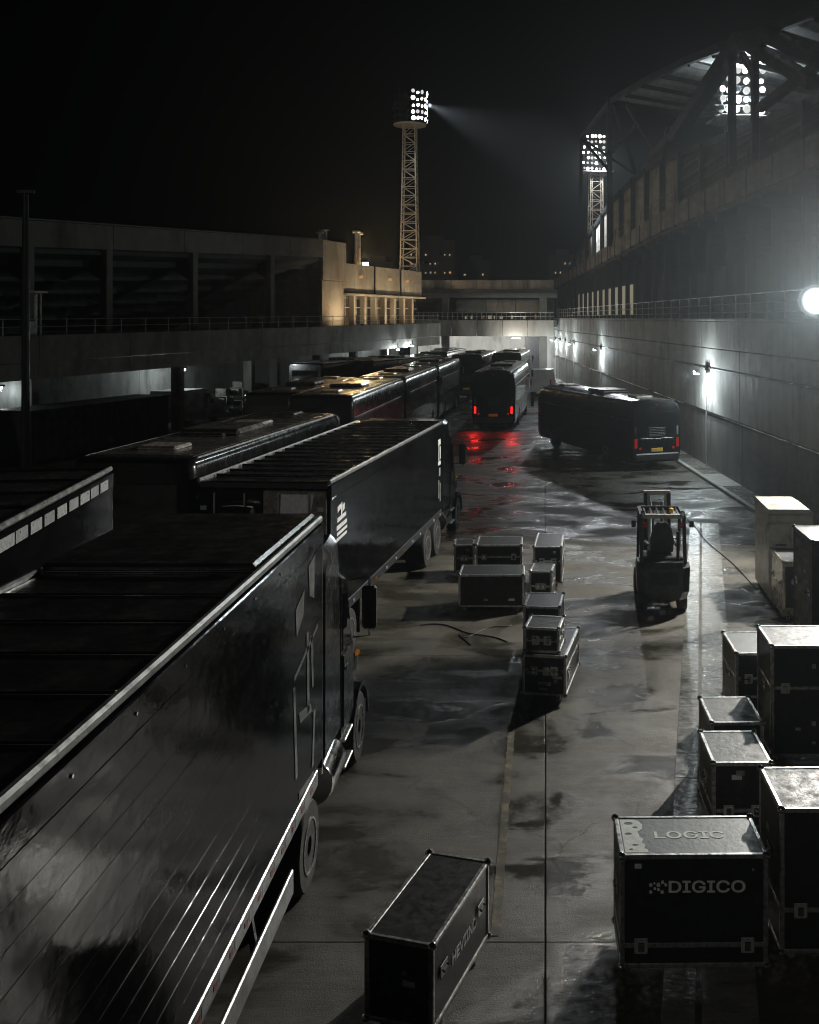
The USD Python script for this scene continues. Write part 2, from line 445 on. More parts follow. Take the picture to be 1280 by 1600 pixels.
# ------------------------------------------------------------------ right retaining wall (local y runs along the wall, x behind it)
RW = dict(loc=(10.66, 0, 0), rotz=math.degrees(math.atan(.0875)))
c5, s5 = math.cos(math.radians(RW['rotz'])), math.sin(math.radians(RW['rotz']))
def rw(x, y, z):
    return (10.66 + c5 * x - s5 * y, s5 * x + c5 * y, z)
rwall = thing('retaining_wall', 'long pale concrete retaining wall with lamps on the right of the yard', 'wall', **RW)
edges = [2 + 6.1 * k for k in range(19)]
for k in range(18):
    y0, y1 = edges[k] + .012, edges[k + 1] - .012
    d1, d2 = rng.uniform(0, .006), rng.uniform(0, .006)
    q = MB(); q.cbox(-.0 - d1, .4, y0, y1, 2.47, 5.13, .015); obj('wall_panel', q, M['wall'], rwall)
    if y0 < 60:
        for yy in (y0 + 1.0, y0 + 3.05, y0 + 5.1):
            for zz in (3.0, 4.75):
                q = MB(); q.lathe([(.035, -.003), (.03, .0)], (-d1, yy, zz), 'x', 8); obj('tie_plug', q, M['wall_low'], rwall)
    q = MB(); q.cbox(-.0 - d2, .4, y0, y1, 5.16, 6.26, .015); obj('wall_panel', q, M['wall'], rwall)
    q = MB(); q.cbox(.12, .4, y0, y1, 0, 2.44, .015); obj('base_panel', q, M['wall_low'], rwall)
    q = MB(); q.cbox(-.05, .5, y0, y1, 6.28, 6.39, .015); obj('coping', q, M['wall'], rwall)
q = MB(); q.box(.2, .38, 2, 112, .05, 6.27); obj('core', q, M['dark_concrete'], rwall)
q = MB(); q.tube([(-.05, 4, 4.32), (-.05, 111, 4.32)], .035); obj('conduit', q, M['steel'], rwall)
q = MB(); q.tube([(.06, 4, 2.4), (.06, 111, 2.4)], .03); obj('pipe', q, M['steel'], rwall)
kerb = thing('kerb', None, None, **RW, kind='structure')
for k in range(36):
    y0 = 2 + 3.05 * k
    q = MB(); q.cbox(-.86, -.68, y0 + .008, y0 + 3.04, -.02, .13 + rng.uniform(-.004, .004), .025); obj('kerb_stone', q, M['kerb'], kerb)
    q = MB(); q.cbox(-.675, .12, y0 + .008, y0 + 3.04, -.02, .10 + rng.uniform(-.003, .003), .01); obj('paving_slab', q, M['gutter'] if k % 3 else M['kerb'], kerb)
rail = thing('railing', 'grey tube railing along the top of the right retaining wall', 'railing', **RW)
for k in range(54):
    y = 4 + 2 * k
    q = MB(); q.tube([(.25, y, 6.39), (.25, y, 7.3)], .022, 6); obj('post', q, M['galv'], rail)
for z in (7.3, 6.95, 6.62):
    q = MB(); q.tube([(.25, 4, z), (.25, 110, z)], .02, 6); obj('rail', q, M['galv'], rail)
terr = MB(); terr.box(.42, 60, -5, 150, 5.6, 6.3)
tag(obj('stand_terrace', terr, M['dark_concrete']), kind='structure')
xf = UsdGeom.Xformable(stage.GetPrimAtPath('/World/stand_terrace')); xf.AddTranslateOp().Set((10.66, 0, 0)); xf.AddRotateZOp().Set(RW['rotz'])

# wall lamps
lamp_specs = [(43.35, 'nearest wall lamp on the right wall, on a thin pole by the turning coach', 30), (75.0, 'second nearest wall lamp along the right retaining wall', 26), (92.0, 'third nearest wall lamp along the right retaining wall', 22),
              (99.0, 'fourth wall lamp along the right wall, close behind the third', 12), (104.0, 'fifth wall lamp along the right wall, second before the corner', 16), (108.5, 'last wall lamp on the right wall, at the far corner', 16)]
LAMPK = 9.0
for i, (yl, lb, w) in enumerate(lamp_specs):
    t = thing('wall_lamp', lb, 'lamp', rw(-.02, yl, 0), RW['rotz'], group='lamps along the right retaining wall')
    q = MB(); q.tube([(-.06, 0, 0.12), (-.06, 0, 4.45)], .028); obj('pole', q, M['galv'], t)
    q = MB(); q.tube([(-.06, 0, 4.3), (-.3, -.02, 4.32), (-.48, -.05, 4.2)], .022); obj('arm', q, M['galv'], t)
    q = MB(); q.cbox(-.62, -.4, -.2, .12, 4.08, 4.2, .03); obj('housing', q, M['galv'], t)
    q = MB(); q.cbox(-.61, -.41, -.19, .11, 4.02, 4.085, .02); obj('lens', q, G['lamp'], t)
    q = MB(); q.cbox(-.12, .0, -.09, .09, 4.2, 4.42, .01); obj('junction_box', q, M['steel'], t)
    lamp_light(P(t) + '/light', (-.45, -.04, 3.93), w * LAMPK, COOL, .06, target=(-.2, -.04, 0), cone=80, soft=.6)
    lamp_light(P(t) + '/spill_light', (-.95, -.1, 3.95), w * 6.5, COOL, .06)

# the big glaring floodlight on the wall top
FL = np.array([6.75, 25.6, 6.83])
t = thing('floodlight', 'dazzling white floodlight on a bracket off the wall top at the right edge', 'floodlight', FL, 0)
q = MB(); q.lathe([(.02, .24), (.26, .2), (.41, .02), (.42, 0)], (0, 0, 0), 'y', 20); obj('housing', q, M['steel'], t, 30)
q = MB(); q.lathe([(.40, -.001), (.38, -.02), (.2, -.05), (.01, -.06)], (0, 0, 0), 'y', 24); obj('lens', q, G['flood'], t, 60)
q = MB(); q.tube([(1.95, .5, -.5), (0, .12, -.26)], .04); q.tube([(1.95, .5, -.5), (1.95, .5, .4)], .05); q.tube([(1.95, .5, .35), (0, .12, -.2)], .02); q.bar((-.3, .1, -.2), (.3, .1, -.2), .04); q.bar((-.3, .1, -.2), (-.3, .1, .05), .03); q.bar((.3, .1, -.2), (.3, .1, .05), .03); obj('bracket', q, M['steel'], t)
lamp_light(P(t) + '/light', (0, -.2, 0), 330, COOL, .12)
lamp_light(P(t) + '/beam_light', (0, -.22, 0), 7500, COOL, .12, target=(-6.75, -25.4, -.45), cone=12, soft=.9)
# a second head on a mast further along the wall, outside the picture: it throws the shadows of the cases
KEY = np.array([8.6, 27.0, 9.6])
t = thing('floodlight_mast', 'floodlight on a short mast on the right wall top', 'floodlight', (9.4, 27.6, 6.3), 0)
q = MB(); q.tube([(0, 0, 0), (0, 0, 2.6)], .07, 10); q.tube([(0, 0, 2.45), (-.4, 0, 2.47)], .05); obj('pole', q, M['galv'], t)
q = MB(); q.cbox(-.75, -.3, -.3, .3, 2.27, 2.55, .05); obj('housing', q, M['steel'], t)
q = MB(); q.raw([(-.74, -.27, 2.265), (-.32, -.27, 2.265), (-.32, .27, 2.265), (-.74, .27, 2.265)], [(0, 3, 2, 1)]); obj('lens', q, G['lamp'], t)
lamp_light(P(t) + '/light', (-.55, -.05, 2.1), 7600, (1.0, .95, .86), .14, target=(-8.5, -9.5, -6.3), cone=54, soft=.5)

# ------------------------------------------------------------------ right stand
SX = 3.0
stand = thing('stadium_stand', 'dark multi-storey stadium stand with a truss roof above the right wall', 'stand', **RW)
def ztop(y):
    return 13.45 if y < 70 else 13.45 - (y - 70) * .0235
for k in range(33):
    y0, y1 = 16 + 4 * k + .05, 16 + 4 * k + 3.95
    a, b = ztop(y0), ztop(y1)
    q = MB(); q.hull([(x, y, z) for x in (SX, SX + .18) for (y, z) in ((y0, a), (y1, b), (y0, a - 1.25), (y1, b - 1.25))])
    obj('parapet_panel', q, M['parapet'], stand)
    q = MB(); q.bar((SX + .05, y0 - .05, a + .0), (SX + .05, y0 - .05, a - 1.33), .2, .09); obj('parapet_fin', q, M['steel'], stand)
    if k % 1 == 0:
        q = MB(); q.tube([(SX + .1, y0, a), (SX + .1, y0, a + 1.0)], .02, 5); q.tube([(SX + .1, y0, a + 1), (SX + .1, y1 + .1, b + 1)], .02, 5); q.tube([(SX + .1, y0, a + .5), (SX + .1, y1 + .1, b + .5)], .014, 5)
        obj('guard_rail', q, M['steel'], stand)
for k in range(34):
    y0, y1 = 14 + 4 * k, 14 + 4 * k + 4
    a, b = ztop(y0) - 1.2, ztop(y1) - 1.2
    q = MB(); q.hull([(x, y, z) for x in (SX + .2, SX + 12) for (y, z) in ((y0, a), (y1 - .02, b), (y0, a - .3), (y1 - .02, b - .3))])
    obj('floor_slab', q, M['stand_dark'], stand)
    q = MB(); q.hull([(SX + .1, y0 - .2, a - .31), (SX + .1, y0 + .2, a - .31), (SX + 11.5, y0 - .2, a - .31), (SX + 11.5, y0 + .2, a - .31),
                      (SX + .1, y0 - .2, a - .75), (SX + .1, y0 + .2, a - .75), (SX + 11.5, y0 - .2, a - 2.2), (SX + 11.5, y0 + .2, a - 2.2)])
    obj('raker_beam', q, M['stand_dark'], stand)
    if k % 1 == 0 and k > 2:
        q = MB(); q.cbox(SX + .6, SX + .95, y0 - .16, y0 + .16, 6.31, a - .5, .03); obj('column', q, M['stand_dark'], stand)
    if k % 2 == 1:
        q = MB(); q.cbox(SX + 4.6, SX + 5.05, y0 - .22, y0 + .22, 6.31, a - .9, .03); obj('column', q, M['stand_dark'], stand)
q = MB(); q.box(SX + 7.6, SX + 7.9, 10, 150, 6.31, 11.5); obj('inner_wall', q, M['stand_dark'], stand)
for k in range(7):
    q = MB(); q.box(SX + 1.5, SX + 1.6, 88 + 5.6 * k, 93.4 + 5.6 * k, 6.7, 9.3); obj('lit_window', q, G['win_room'], stand)
# upper tier rear cladding
prof = [(16, 15.0), (38, 15.6), (63, 17.3), (76, 18.4), (87, 18.9), (105, 18.2), (123, 16.0), (135, 14.4), (148, 12.4)]
def upz(y):
    return float(np.interp(y, [p[0] for p in prof], [p[1] for p in prof]))
ks = list(np.arange(20, 149, 6.4))
for a, b in zip(ks[:-1], ks[1:]):
    lo0, lo1 = ztop(a) - 1.2, ztop(b) - 1.2
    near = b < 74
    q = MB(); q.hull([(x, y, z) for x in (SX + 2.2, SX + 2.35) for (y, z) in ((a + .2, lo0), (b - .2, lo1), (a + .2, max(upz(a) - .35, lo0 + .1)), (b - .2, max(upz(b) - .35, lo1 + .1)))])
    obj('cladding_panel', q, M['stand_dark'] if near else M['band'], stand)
    q = MB(); q.bar((SX + 2.0, a, lo0), (SX + 2.0, a, upz(a)), .4, .3); obj('rib', q, M['steel'], stand)
    q = MB(); q.bar((SX + 2.1, a - .1, upz(a) - .1), (SX + 2.1, b + .1, upz(b) - .1), .35, .4); obj('eaves_beam', q, M['steel'], stand)
    if near:
        for z in np.arange(lo0 + .8, upz(a) - .5, .75):
            q = MB(); q.bar((SX + 2.1, a, z), (SX + 2.1, b, z + (lo1 - lo0)), .12, .22); obj('cladding_rail', q, M['steel'], stand)
# roof canopy
roof_edge = [(18, 16.8), (38.7, 18.1), (48.5, 19.7), (60, 21.6), (75, 23.7), (89.6, 25.5)]
RE = [np.array(rw(SX, y, z)) for y, z in roof_edge]
INN = [p + np.array([22, 26, 2.2]) for p in RE]
def st_local(p):
    x, y = p[0] - 10.66, p[1]
    return np.array([c5 * x + s5 * y, -s5 * x + c5 * y, p[2]])
RE = [st_local(p) for p in RE]; INN = [st_local(p) for p in INN]
for k in range(len(RE) - 1):
    for j in range(6):
        u0, u1 = j / 6 + .002, (j + 1) / 6 - .002
        pts = []
        for (A, B, e) in ((RE[k], RE[k + 1], .03), ):
            for t_ in (0.005, .995):
                o = RE[k] * (1 - t_) + RE[k + 1] * t_; i_ = INN[k] * (1 - t_) + INN[k + 1] * t_
                for u in (u0, u1):
                    p = o * (1 - u) + i_ * u
                    pts += [p, p + np.array([0, 0, .22])]
        q = MB(); q.hull(pts); obj('roof_panel', q, M['roof_sheet'], stand)
    q = MB(); q.bar(RE[k] + [-.1, 0, -.1], RE[k + 1] + [-.1, 0, -.1], .3, .45); obj('edge_truss', q, M['steel'], stand)
def on_fac(px, py):
    """Facade point (stand coordinates) that a photograph position refers to."""
    k = (px - 852) / 1600
    d = (10.66 + SX) / (k + .0875)
    return st_local((k * d, d, EYE + (497 - py) * d / 1600))
members = [((957, 150), (957, 385), .5), ((1152, 70), (1152, 262), .4), ((1188, 55), (1188, 240), .36), ((1166, 60), (1060, 215), .85), ((1166, 62), (1280, 130), .6), ((1200, 52), (1290, 92), .6),
           ((1290, 100), (1195, 170), .4), ((1065, 205), (1020, 250), .6), ((985, 165), (1030, 235), .35), ((957, 240), (1000, 195), .3), ((1190, 95), (1205, 60), .3), ((1050, 200), (1040, 262), .3), ((1168, 85), (1190, 120), .3)]
for a, b, w in members:
    A, B = on_fac(*a), on_fac(*b)
    q = MB(); q.bar(A + [-.25, 0, 0], B + [-.25, 0, 0], w * .85); obj('truss_member', q, M['steel'], stand)
for k in range(9):
    t_ = k / 8
    i_ = t_ * (len(RE) - 2.001) + 1; n_ = int(i_); f_ = i_ - n_
    A = RE[n_] * (1 - f_) + RE[min(n_ + 1, len(RE) - 1)] * f_; B = INN[n_] * (1 - f_) + INN[min(n_ + 1, len(RE) - 1)] * f_
    q = MB(); q.bar(A + [0, 0, -.3], B + [0, 0, -.3], .16, .3)
    obj('roof_rafter', q, M['steel'], stand)
end = RE[-1]
far_in = st_local((13.7, 100.5, 26.2))
e2 = st_local((3.5, 100, 24.0)); e3 = st_local((3.9, 105, 16.0)); e4 = st_local((9, 101, 20.5))
for A, B, w in ((end, far_in, .6), (end, e2, .5), (e2, e2 * [1, 1, 0] + [0, 0, 17], .45), (end, e4, .5), (e2, e4, .3), (end * [1, 1, 0] + [0, 0, 19], e2, .3), (e4, far_in, .4)):
    q = MB(); q.bar(A, B, w * .66); obj('truss_member', q, M['steel'], stand)
for k in range(6):
    a, b = roof_edge[k - 1 if k == 5 else k], None
for y in (24,):
    za = float(np.interp(y, [p[0] for p in roof_edge], [p[1] for p in roof_edge]))
    q = MB(); q.bar((SX + .2, y, ztop(y)), (SX + .2, y, za), .4); obj('roof_column', q, M['steel'], stand)

# ------------------------------------------------------------------ floodlight masts
def flood_mast(name, label, x, d, zbase, zhead, w0, w1, face, lit_from, rows=4, cols=5, bays=22, lattice=M['mast'], arc=None, colw=.92, lens=None):
    headrng = random.Random(int(d)); lens = lens or G['mast_lens']
    t = thing(name, label, 'floodlight mast', (x, d, 0), face, group=None)
    H = zhead
    for sx in (-1, 1):
        for sy in (-1, 1):
            q = MB(); q.tube([(sx * w0 / 2, sy * w0 / 2, zbase), (sx * w1 / 2, sy * w1 / 2, H)], .085, 6); obj('leg', q, lattice, t)
    for sx in (-.34, .34):
        q = MB(); q.tube([(sx * w0, -w0 / 2, zbase), (sx * w1, -w1 / 2, H)], .05, 5); obj('ladder_rail', q, lattice, t)
    for k in range(bays):
        za, zb = zbase + (H - zbase) * k / bays, zbase + (H - zbase) * (k + 1) / bays
        wa, wb = w0 + (w1 - w0) * k / bays, w0 + (w1 - w0) * (k + 1) / bays
        q = MB()
        for s in (-1, 1):
            q.bar((-wa / 2, s * wa / 2, za), (wa / 2, s * wa / 2, za), .07)
            q.bar((s * wa / 2, -wa / 2, za), (s * wa / 2, wa / 2, za), .07)
            m_ = 1 if k % 2 else -1
            q.bar((m_ * wa / 2, s * wa / 2, za), (-m_ * wb / 2, s * wb / 2, zb), .06)
            q.bar((s * wa / 2, m_ * wa / 2, za), (s * wb / 2, -m_ * wb / 2, zb), .06)
        obj('lattice_bay', q, lattice, t)
    q = MB()
    if arc:
        q.lathe([(.2, H), (1.9, H + .02), (1.95, H + .2), (.2, H + .22)], (0, 0, 0), 'z', 16)
    else:
        q.cbox(-w1 * 1.3, w1 * 1.3, -w1 * 1.1, w1 * 1.1, H, H + .16, .03)
    obj('platform', q, lattice, t)
    heads = []
    q = MB()
    if arc:
        rad = 1.75
        for s in (-1, 1):
            for sy in (-1, 1):
                q.bar((s * .5, sy * .5, H + .1), (s * .5, sy * .5, H + rows * colw + .3), .1)
        for r in range(rows):
            for a_ in arc:
                th = math.radians(a_)
                px, py = rad * math.sin(th), -rad * math.cos(th)
                zz = H + .75 + r * colw
                q.bar((.3 * math.sin(th), -.3 * math.cos(th), zz - .1), (px, py, zz - .1), .06)
                if headrng.random() < .9:
                    heads.append((px, py, zz + headrng.uniform(-.12, .12), a_ + headrng.uniform(-9, 9), 1 if abs(a_) < 75 else 0))
        for k in range(20):
            q.bar((1.9 * math.sin(k * .314), 1.9 * math.cos(k * .314), H + .2), (1.9 * math.sin(k * .314), 1.9 * math.cos(k * .314), H + .95), .04)
    else:
        for sx in (-1, 1):
            q.bar((sx * w1 * .9, 0, H + .1), (sx * w1 * .9, 0, H + rows * colw + .4), .1)
        for r in range(rows + 1):
            q.bar((-w1 * 1.25, 0, H + .35 + r * colw), (w1 * 1.25, 0, H + .35 + r * colw), .08)
        for r in range(rows):
            for c in range(cols):
                heads.append(((c - (cols - 1) / 2) * (w1 * 2.4 / cols) + headrng.uniform(-.05, .05), 0, H + .75 + r * colw, headrng.uniform(-14, 14), 1 if headrng.random() < .88 else 0))
    obj('head_frame', q, M['steel'], t)
    for (px, py, pz, an, on) in heads:
        l = sub(t, 'lamp_head', (px, py, pz))
        UsdGeom.Xformable(l).AddRotateXYZOp().Set(Gf.Vec3f(headrng.uniform(0, 22), 0, an))
        q = MB(); hs = headrng.uniform(.55, 1.0); q.lathe([(.05, .04), (.2 * hs, -.04), (.29 * hs, -.28), (.30 * hs, -.3)], (0, 0, .0), 'y', 12); obj('reflector', q, M['steel'], l, 40)
        q = MB(); q.lathe([(.275 * hs, -.305), (.2 * hs, -.34), (.02, -.35)], (0, 0, 0), 'y', 14); obj('lens', q, (headrng.choice([G['mast_lens'], G['mast_lens'], G['mast_hot'], G['mast_dim']]) if on else M['glass']), l, 50)
    return t
# pale lattice mast behind the warm building, its head turned right towards the pitch
PX, PD = -15.85, 120.0
def turned(v, deg):
    """A world vector in the axes of a thing turned by deg."""
    c, s = math.cos(math.radians(deg)), math.sin(math.radians(deg))
    return np.array([c * v[0] + s * v[1], -s * v[0] + c * v[1], v[2]])
FACE = 88
mast = flood_mast('floodlight_mast', 'tall pale lattice floodlight mast behind the warm lit building', PX, PD, 6.3, 28.9, 2.15, 1.35, FACE, None, rows=5, colw=.74, arc=[-70, -54, -38, -20, -4, 14, 30, 46, 110, 135, 160, 185, 210, 235])
h0 = turned((2.4, -.6, 0), FACE) + [0, 0, 31.2]
lamp_light(P(mast) + '/light', h0, 120000, (.88, .92, 1.0), .25, target=h0 + turned((1, -.25, -.46), FACE), cone=23, soft=1.0)
h1 = turned((.5, -2.2, 0), FACE) + [0, 0, 29.4]
lamp_light(P(mast) + '/light_down', h1, 900, WHITE, .2, target=h1 + turned((-.03, .13, -1), FACE), cone=14, soft=.8)
h2 = turned((-2.0, -6.5, 0), FACE) + [0, 0, 11.6]
lamp_light(P(mast) + '/light_base', h2, 380, WARM, .15, target=turned((0, 0, 0), FACE) + [0, 0, 17], cone=36, soft=.8)
mast2 = flood_mast('floodlight_mast', 'brightly lit floodlight mast beyond the far end of the right stand', 7.4, 150, 6.3, 27.6, 2.2, 1.75, 8, None, rows=7, cols=7, bays=16, colw=.78)
lamp_light(P(mast2) + '/light', (0, -3, 29), 1500, WHITE, .3, target=(0, 0, 20), cone=60, soft=.8)
lamp_light(P(mast2) + '/light_front', (0, -1.2, 30), 8000, (.92, .96, 1.0), .5, target=turned((1.0 - 7.4, 25 - 150, 0), 8), cone=11, soft=.9)
mast3 = flood_mast('lamp_cluster', 'cluster of bright floodlights hung under the stand roof behind the truss', 12.0, 63, 15.0, 18.5, 1.8, 1.3, 10, None, rows=6, cols=6, bays=4, colw=.6)
lamp_light(P(mast3) + '/light', (0, -1.0, 19.6), 1500, COOL, .3)

# ------------------------------------------------------------------ left side: wall with recessed bays, stand above
LW = dict(loc=(-36, 0, 0), rotz=-math.degrees(math.atan(.2667)))
cl, sl = math.cos(math.radians(LW['rotz'])), math.sin(math.radians(LW['rotz']))
def lw(x, y, z):
    return (-36 + cl * x - sl * y, sl * x + cl * y, z)
lwall = thing('retaining_wall', 'left concrete wall with a deep band over dim lit bays', 'wall', **LW)
def lz(y):
    return 5.58 + .0062 * (y - 46)
le = [36 + 6.5 * k for k in range(11)]
for a, b in zip(le[:-1], le[1:]):
    for lo, hi in ((-1.22, 0), (-2.02, -1.26)):
        q = MB(); o = rng.uniform(0, .012)
        q.hull([(x, y, z) for x in (-.3, -o if hi == 0 else -.06 - o) for (y, z) in ((a + .012, lz(a) + lo), (b - .012, lz(b) + lo), (a + .012, lz(a) + hi), (b - .012, lz(b) + hi))])
        obj('band_panel', q, M['band'], lwall)
    q = MB(); q.hull([(x, y, z) for x in (-6.5, -.32) for (y, z) in ((a, lz(a) - .02), (b, lz(b) - .02), (a, lz(a) - .4), (b, lz(b) - .4))]); obj('roof_slab', q, M['dark_concrete'], lwall)
    q = MB(); q.box(-4.6, -4.3, a, b - .015, 0, 5.1); obj('rear_wall', q, M['wall'], lwall)
for y in (48.9, 60.2, 67.8, 71.0, 77.0, 83, 89.0, 95.5):
    q = MB(); q.cbox(-.75, -.15, y - .22, y + .22, 0, lz(y) - 2.03, .02); obj('pier', q, M['band'], lwall)
q = MB(); q.box(-4.28, -.8, 71.0, 71.25, 0, 3.9); obj('partition', q, M['dark_concrete'], lwall)
q = MB(); q.box(-4.28, -.8, 49.0, 49.2, 0, 3.9); obj('partition', q, M['wall'], lwall)
for yl, x, zl, w, lb in ((63.3, -2.2, 3.32, 12, 'bare white lamp in the lit bay of the left wall'), (48.3, -1.6, 3.2, 3, 'lamp in the leftmost bay at the left edge'), (90.0, .32, 3.75, 22, 'nearer of the two lamps under the far end of the left wall'), (93.2, .32, 4.0, 22, 'farther of the two lamps under the far end of the left wall')):
    t = thing('bay_lamp', lb, 'lamp', lw(x, yl, zl), LW['rotz'], group='lamps in the left wall')
    q = MB(); q.tube([(0, 0, .1), (0, 0, .5)], .03); q.cbox(-.16, .16, -.2, .2, .04, .14, .03); obj('housing', q, M['steel'], t)
    q = MB(); q.add(trimesh.creation.icosphere(2, .13)); obj('bulb', q, G['lamp'], t, True)
    lamp_light(P(t) + '/light', (0, 0, -.2), w * 7, COOL, .1)
lrail = thing('railing', 'thin steel railing along the top of the left wall', 'railing', **LW)
for y in np.arange(37, 101, 2.0):
    q = MB(); q.tube([(-.2, y, lz(y)), (-.2, y, lz(y) + .75)], .02, 5); obj('post', q, M['galv'], lrail)
for h in (.4, .75):
    q = MB(); q.tube([(-.2, 37, lz(37) + h), (-.2, 101, lz(101) + h)], .02, 5); obj('rail', q, M['galv'], lrail)
lter = MB(); lter.hull([(x, y, z) for x in (-60, -6.45) for y in (20, 130) for z in (4.6, 5.4)])
tag(obj('left_terrace', lter, M['dark_concrete']), kind='structure')
xf = UsdGeom.Xformable(stage.GetPrimAtPath('/World/left_terrace')); xf.AddTranslateOp().Set((-36, 0, 0)); xf.AddRotateZOp().Set(LW['rotz'])

lst = thing('stadium_stand', 'low dark concrete stand with columns behind the left wall', 'stand', **LW)
FX = -2.6
def fz(y):
    return 11.15 + (y - 50) * .041
fe = [38, 44.5, 51, 57.5, 64, 70.5, 77, 82.0]
for a, b in zip(fe[:-1], fe[1:]):
    q = MB(); q.hull([(x, y, z) for x in (FX, FX - .25) for (y, z) in ((a + .02, fz(a)), (b - .02, fz(b)), (a + .02, fz(a) - 1.3), (b - .02, fz(b) - 1.3))]); obj('fascia_panel', q, M['left_concrete'], lst)
    q = MB(); q.hull([(x, y, z) for x in (FX + .12, FX - .4) for (y, z) in ((a, fz(a) + .02), (b, fz(b) + .02), (a, fz(a) + .1), (b, fz(b) + .1))]); obj('coping', q, M['left_concrete'], lst)
    for z0, x1 in ((0, -14), ):
        q = MB(); q.hull([(FX - .3, a, fz(a) - 1.2), (FX - .3, b, fz(b) - 1.2), (FX - .3, a, fz(a) - 1.6), (FX - .3, b, fz(b) - 1.6), (-16, a, 5.5), (-16, b, 5.5), (-16, a, 5.9), (-16, b, 5.9)]); obj('seating_slab', q, M['stand_dark'], lst)
    for j in range(6):
        u = (j + .5) / 6
        z = fz(a) - 1.62 - u * 4.4; x = FX - .4 - u * 11
        q = MB(); q.bar((x, a, z), (x, b, z + (fz(b) - fz(a)) * (1 - u)), .35, .45); obj('seating_step', q, M['stand_dark'], lst)
for y in (51.4, 57.2, 65.2, 74.5):
    q = MB(); q.cbox(FX - .45, FX - .02, y - .26, y + .26, 5.4, fz(y) - 1.28, .03); obj('column', q, M['left_concrete'], lst)
    q = MB(); q.hull([(x, yy, z) for yy in (y - .2, y + .2) for x, z in ((FX - .4, fz(y) - 1.31), (FX - 3.2, fz(y) - 1.31), (FX - .4, fz(y) - 3.0))]); obj('corbel', q, M['stand_dark'], lst)
    q = MB(); q.hull([(x, yy, z) for yy in (y - .2, y + .2) for x, z in ((FX - .5, fz(y) - 2.0), (FX - .5, fz(y) - 1.5), (-13, 5.6), (-14, 5.6))]); obj('raker_beam', q, M['stand_dark'], lst)

# tall post before the left wall and a smaller one on the terrace
t = thing('lamp_post', 'tall dark post standing before the left wall at the left edge', 'post', (-20.3, 40, 0), 0)
q = MB(); q.tube([(0, 0, 0), (0, 0, 11.3)], [.17, .12], 10); obj('pole', q, M['steel'], t, 40)
q = MB(); q.cbox(-.32, .34, -.1, .1, 11.25, 11.42, .03); obj('lamp_head', q, M['steel'], t)
q = MB(); q.cbox(-.24, .24, -.24, .24, 0, .12, .03); obj('base', q, M['steel'], t)
t = thing('lamp_post', 'short twin post with a cabinet on the left terrace', 'post', lw(-1.1, 50.0, 5.5), LW['rotz'])
q = MB(); q.tube([(0, 0, 0), (0, 0, 2.1)], .07); q.tube([(0, .3, 0), (0, .3, 2.1)], .05); obj('pole', q, M['galv'], t)
q = MB(); q.cbox(-.2, .2, -.3, .6, 2.08, 2.2, .03); obj('lamp_head', q, M['galv'], t)
q = MB(); q.cbox(-.2, .2, -.75, -.2, 0, .75, .03); obj('cabinet', q, M['galv'], t)

# warm lit building at the end of the left stand
def bw(px, py, off):
    k = (px - 852) / 1600
    d = (-36 - off * 1.035) / (k - .2667)
    return d
wb = thing('lit_building', 'warm lit ochre building with a parapet and glazed ground floor', 'building', **LW)
q = MB(); q.cbox(-9, FX - .02, 82.1, 86.2, 9.4, 12.55, .03); obj('tower', q, M['plaster'], wb)
q = MB(); q.cbox(-9, FX - .14, 82.2, 86.0, 5.4, 9.38, .03); obj('stair_block', q, M['plaster'], wb)
wl = [86.25 + 2.15 * k for k in range(9)]
for a, b in zip(wl[:-1], wl[1:]):
    q = MB(); q.cbox(-9, FX - .3 - rng.uniform(0, .01), a + .012, b - .012, 8.5, 10.95, .02); obj('render_panel', q, M['plaster'], wb)
q = MB(); q.cbox(-9, FX + .1, 86.2, 103.6, 8.28, 8.48, .03); obj('string_course', q, M['plaster'], wb)
q = MB(); q.box(-9, FX - .9, 86.2, 103.4, 5.4, 8.28); obj('shop_wall', q, M['dark_concrete'], wb)
for k in range(8):
    y = 86.4 + 2.13 * k
    q = MB(); q.cbox(FX - .9, FX - .45, y, y + .38, 5.4, 8.27, .02); obj('pilaster', q, M['plaster'], wb)
    q = MB(); q.box(FX - .89, FX - .85, y + .45, y + 2.0, 5.6, 8.0)
    obj('window', q, G['shop'] if k in (0, 3, 6) else M['glass'], wb)
    q = MB(); q.bar((FX - .82, y + 1.2, 5.5), (FX - .82, y + 1.2, 8.2), .07); q.bar((FX - .82, y + .4, 7.3), (FX - .82, y + 2.0, 7.3), .07); obj('window_frame', q, M['galv'], wb)
for y, z in ((83.2, 7.3), (89.4, 9.9), (95.5, 9.9), (99.5, 9.9)):
    q = MB(); q.cbox(FX - .3, FX - .05, y - .12, y + .12, z - .12, z + .12, .02); obj('wall_light', q, G['win_amber'], wb)
for y in (92.2, 98.0):
    q = MB(); q.tube([(FX - .2, y, 8.5), (FX - .2, y, 11.0)], .07); obj('drainpipe', q, M['steel'], wb)
for (y, z, h) in ((84.8, 12.55, .9), (85.3, 12.55, 1.0), (84.3, 12.55, .7)):
    q = MB(); q.tube([(-4, y, z), (-4, y, z + h)], .12); q.cbox(-4.25, -3.75, y - .22, y + .22, z + h, z + h + .06, .02); obj('vent', q, M['galv'], wb)
for (y, h) in ((91.0, 2.9), (91.6, 2.8)):
    q = MB(); q.tube([(-4, y, 10.9), (-4, y, 10.95 + h)], .14); q.cbox(-4.3, -3.7, y - .25, y + .25, 10.9 + h, 11.1 + h, .04); obj('chimney', q, M['galv'], wb)
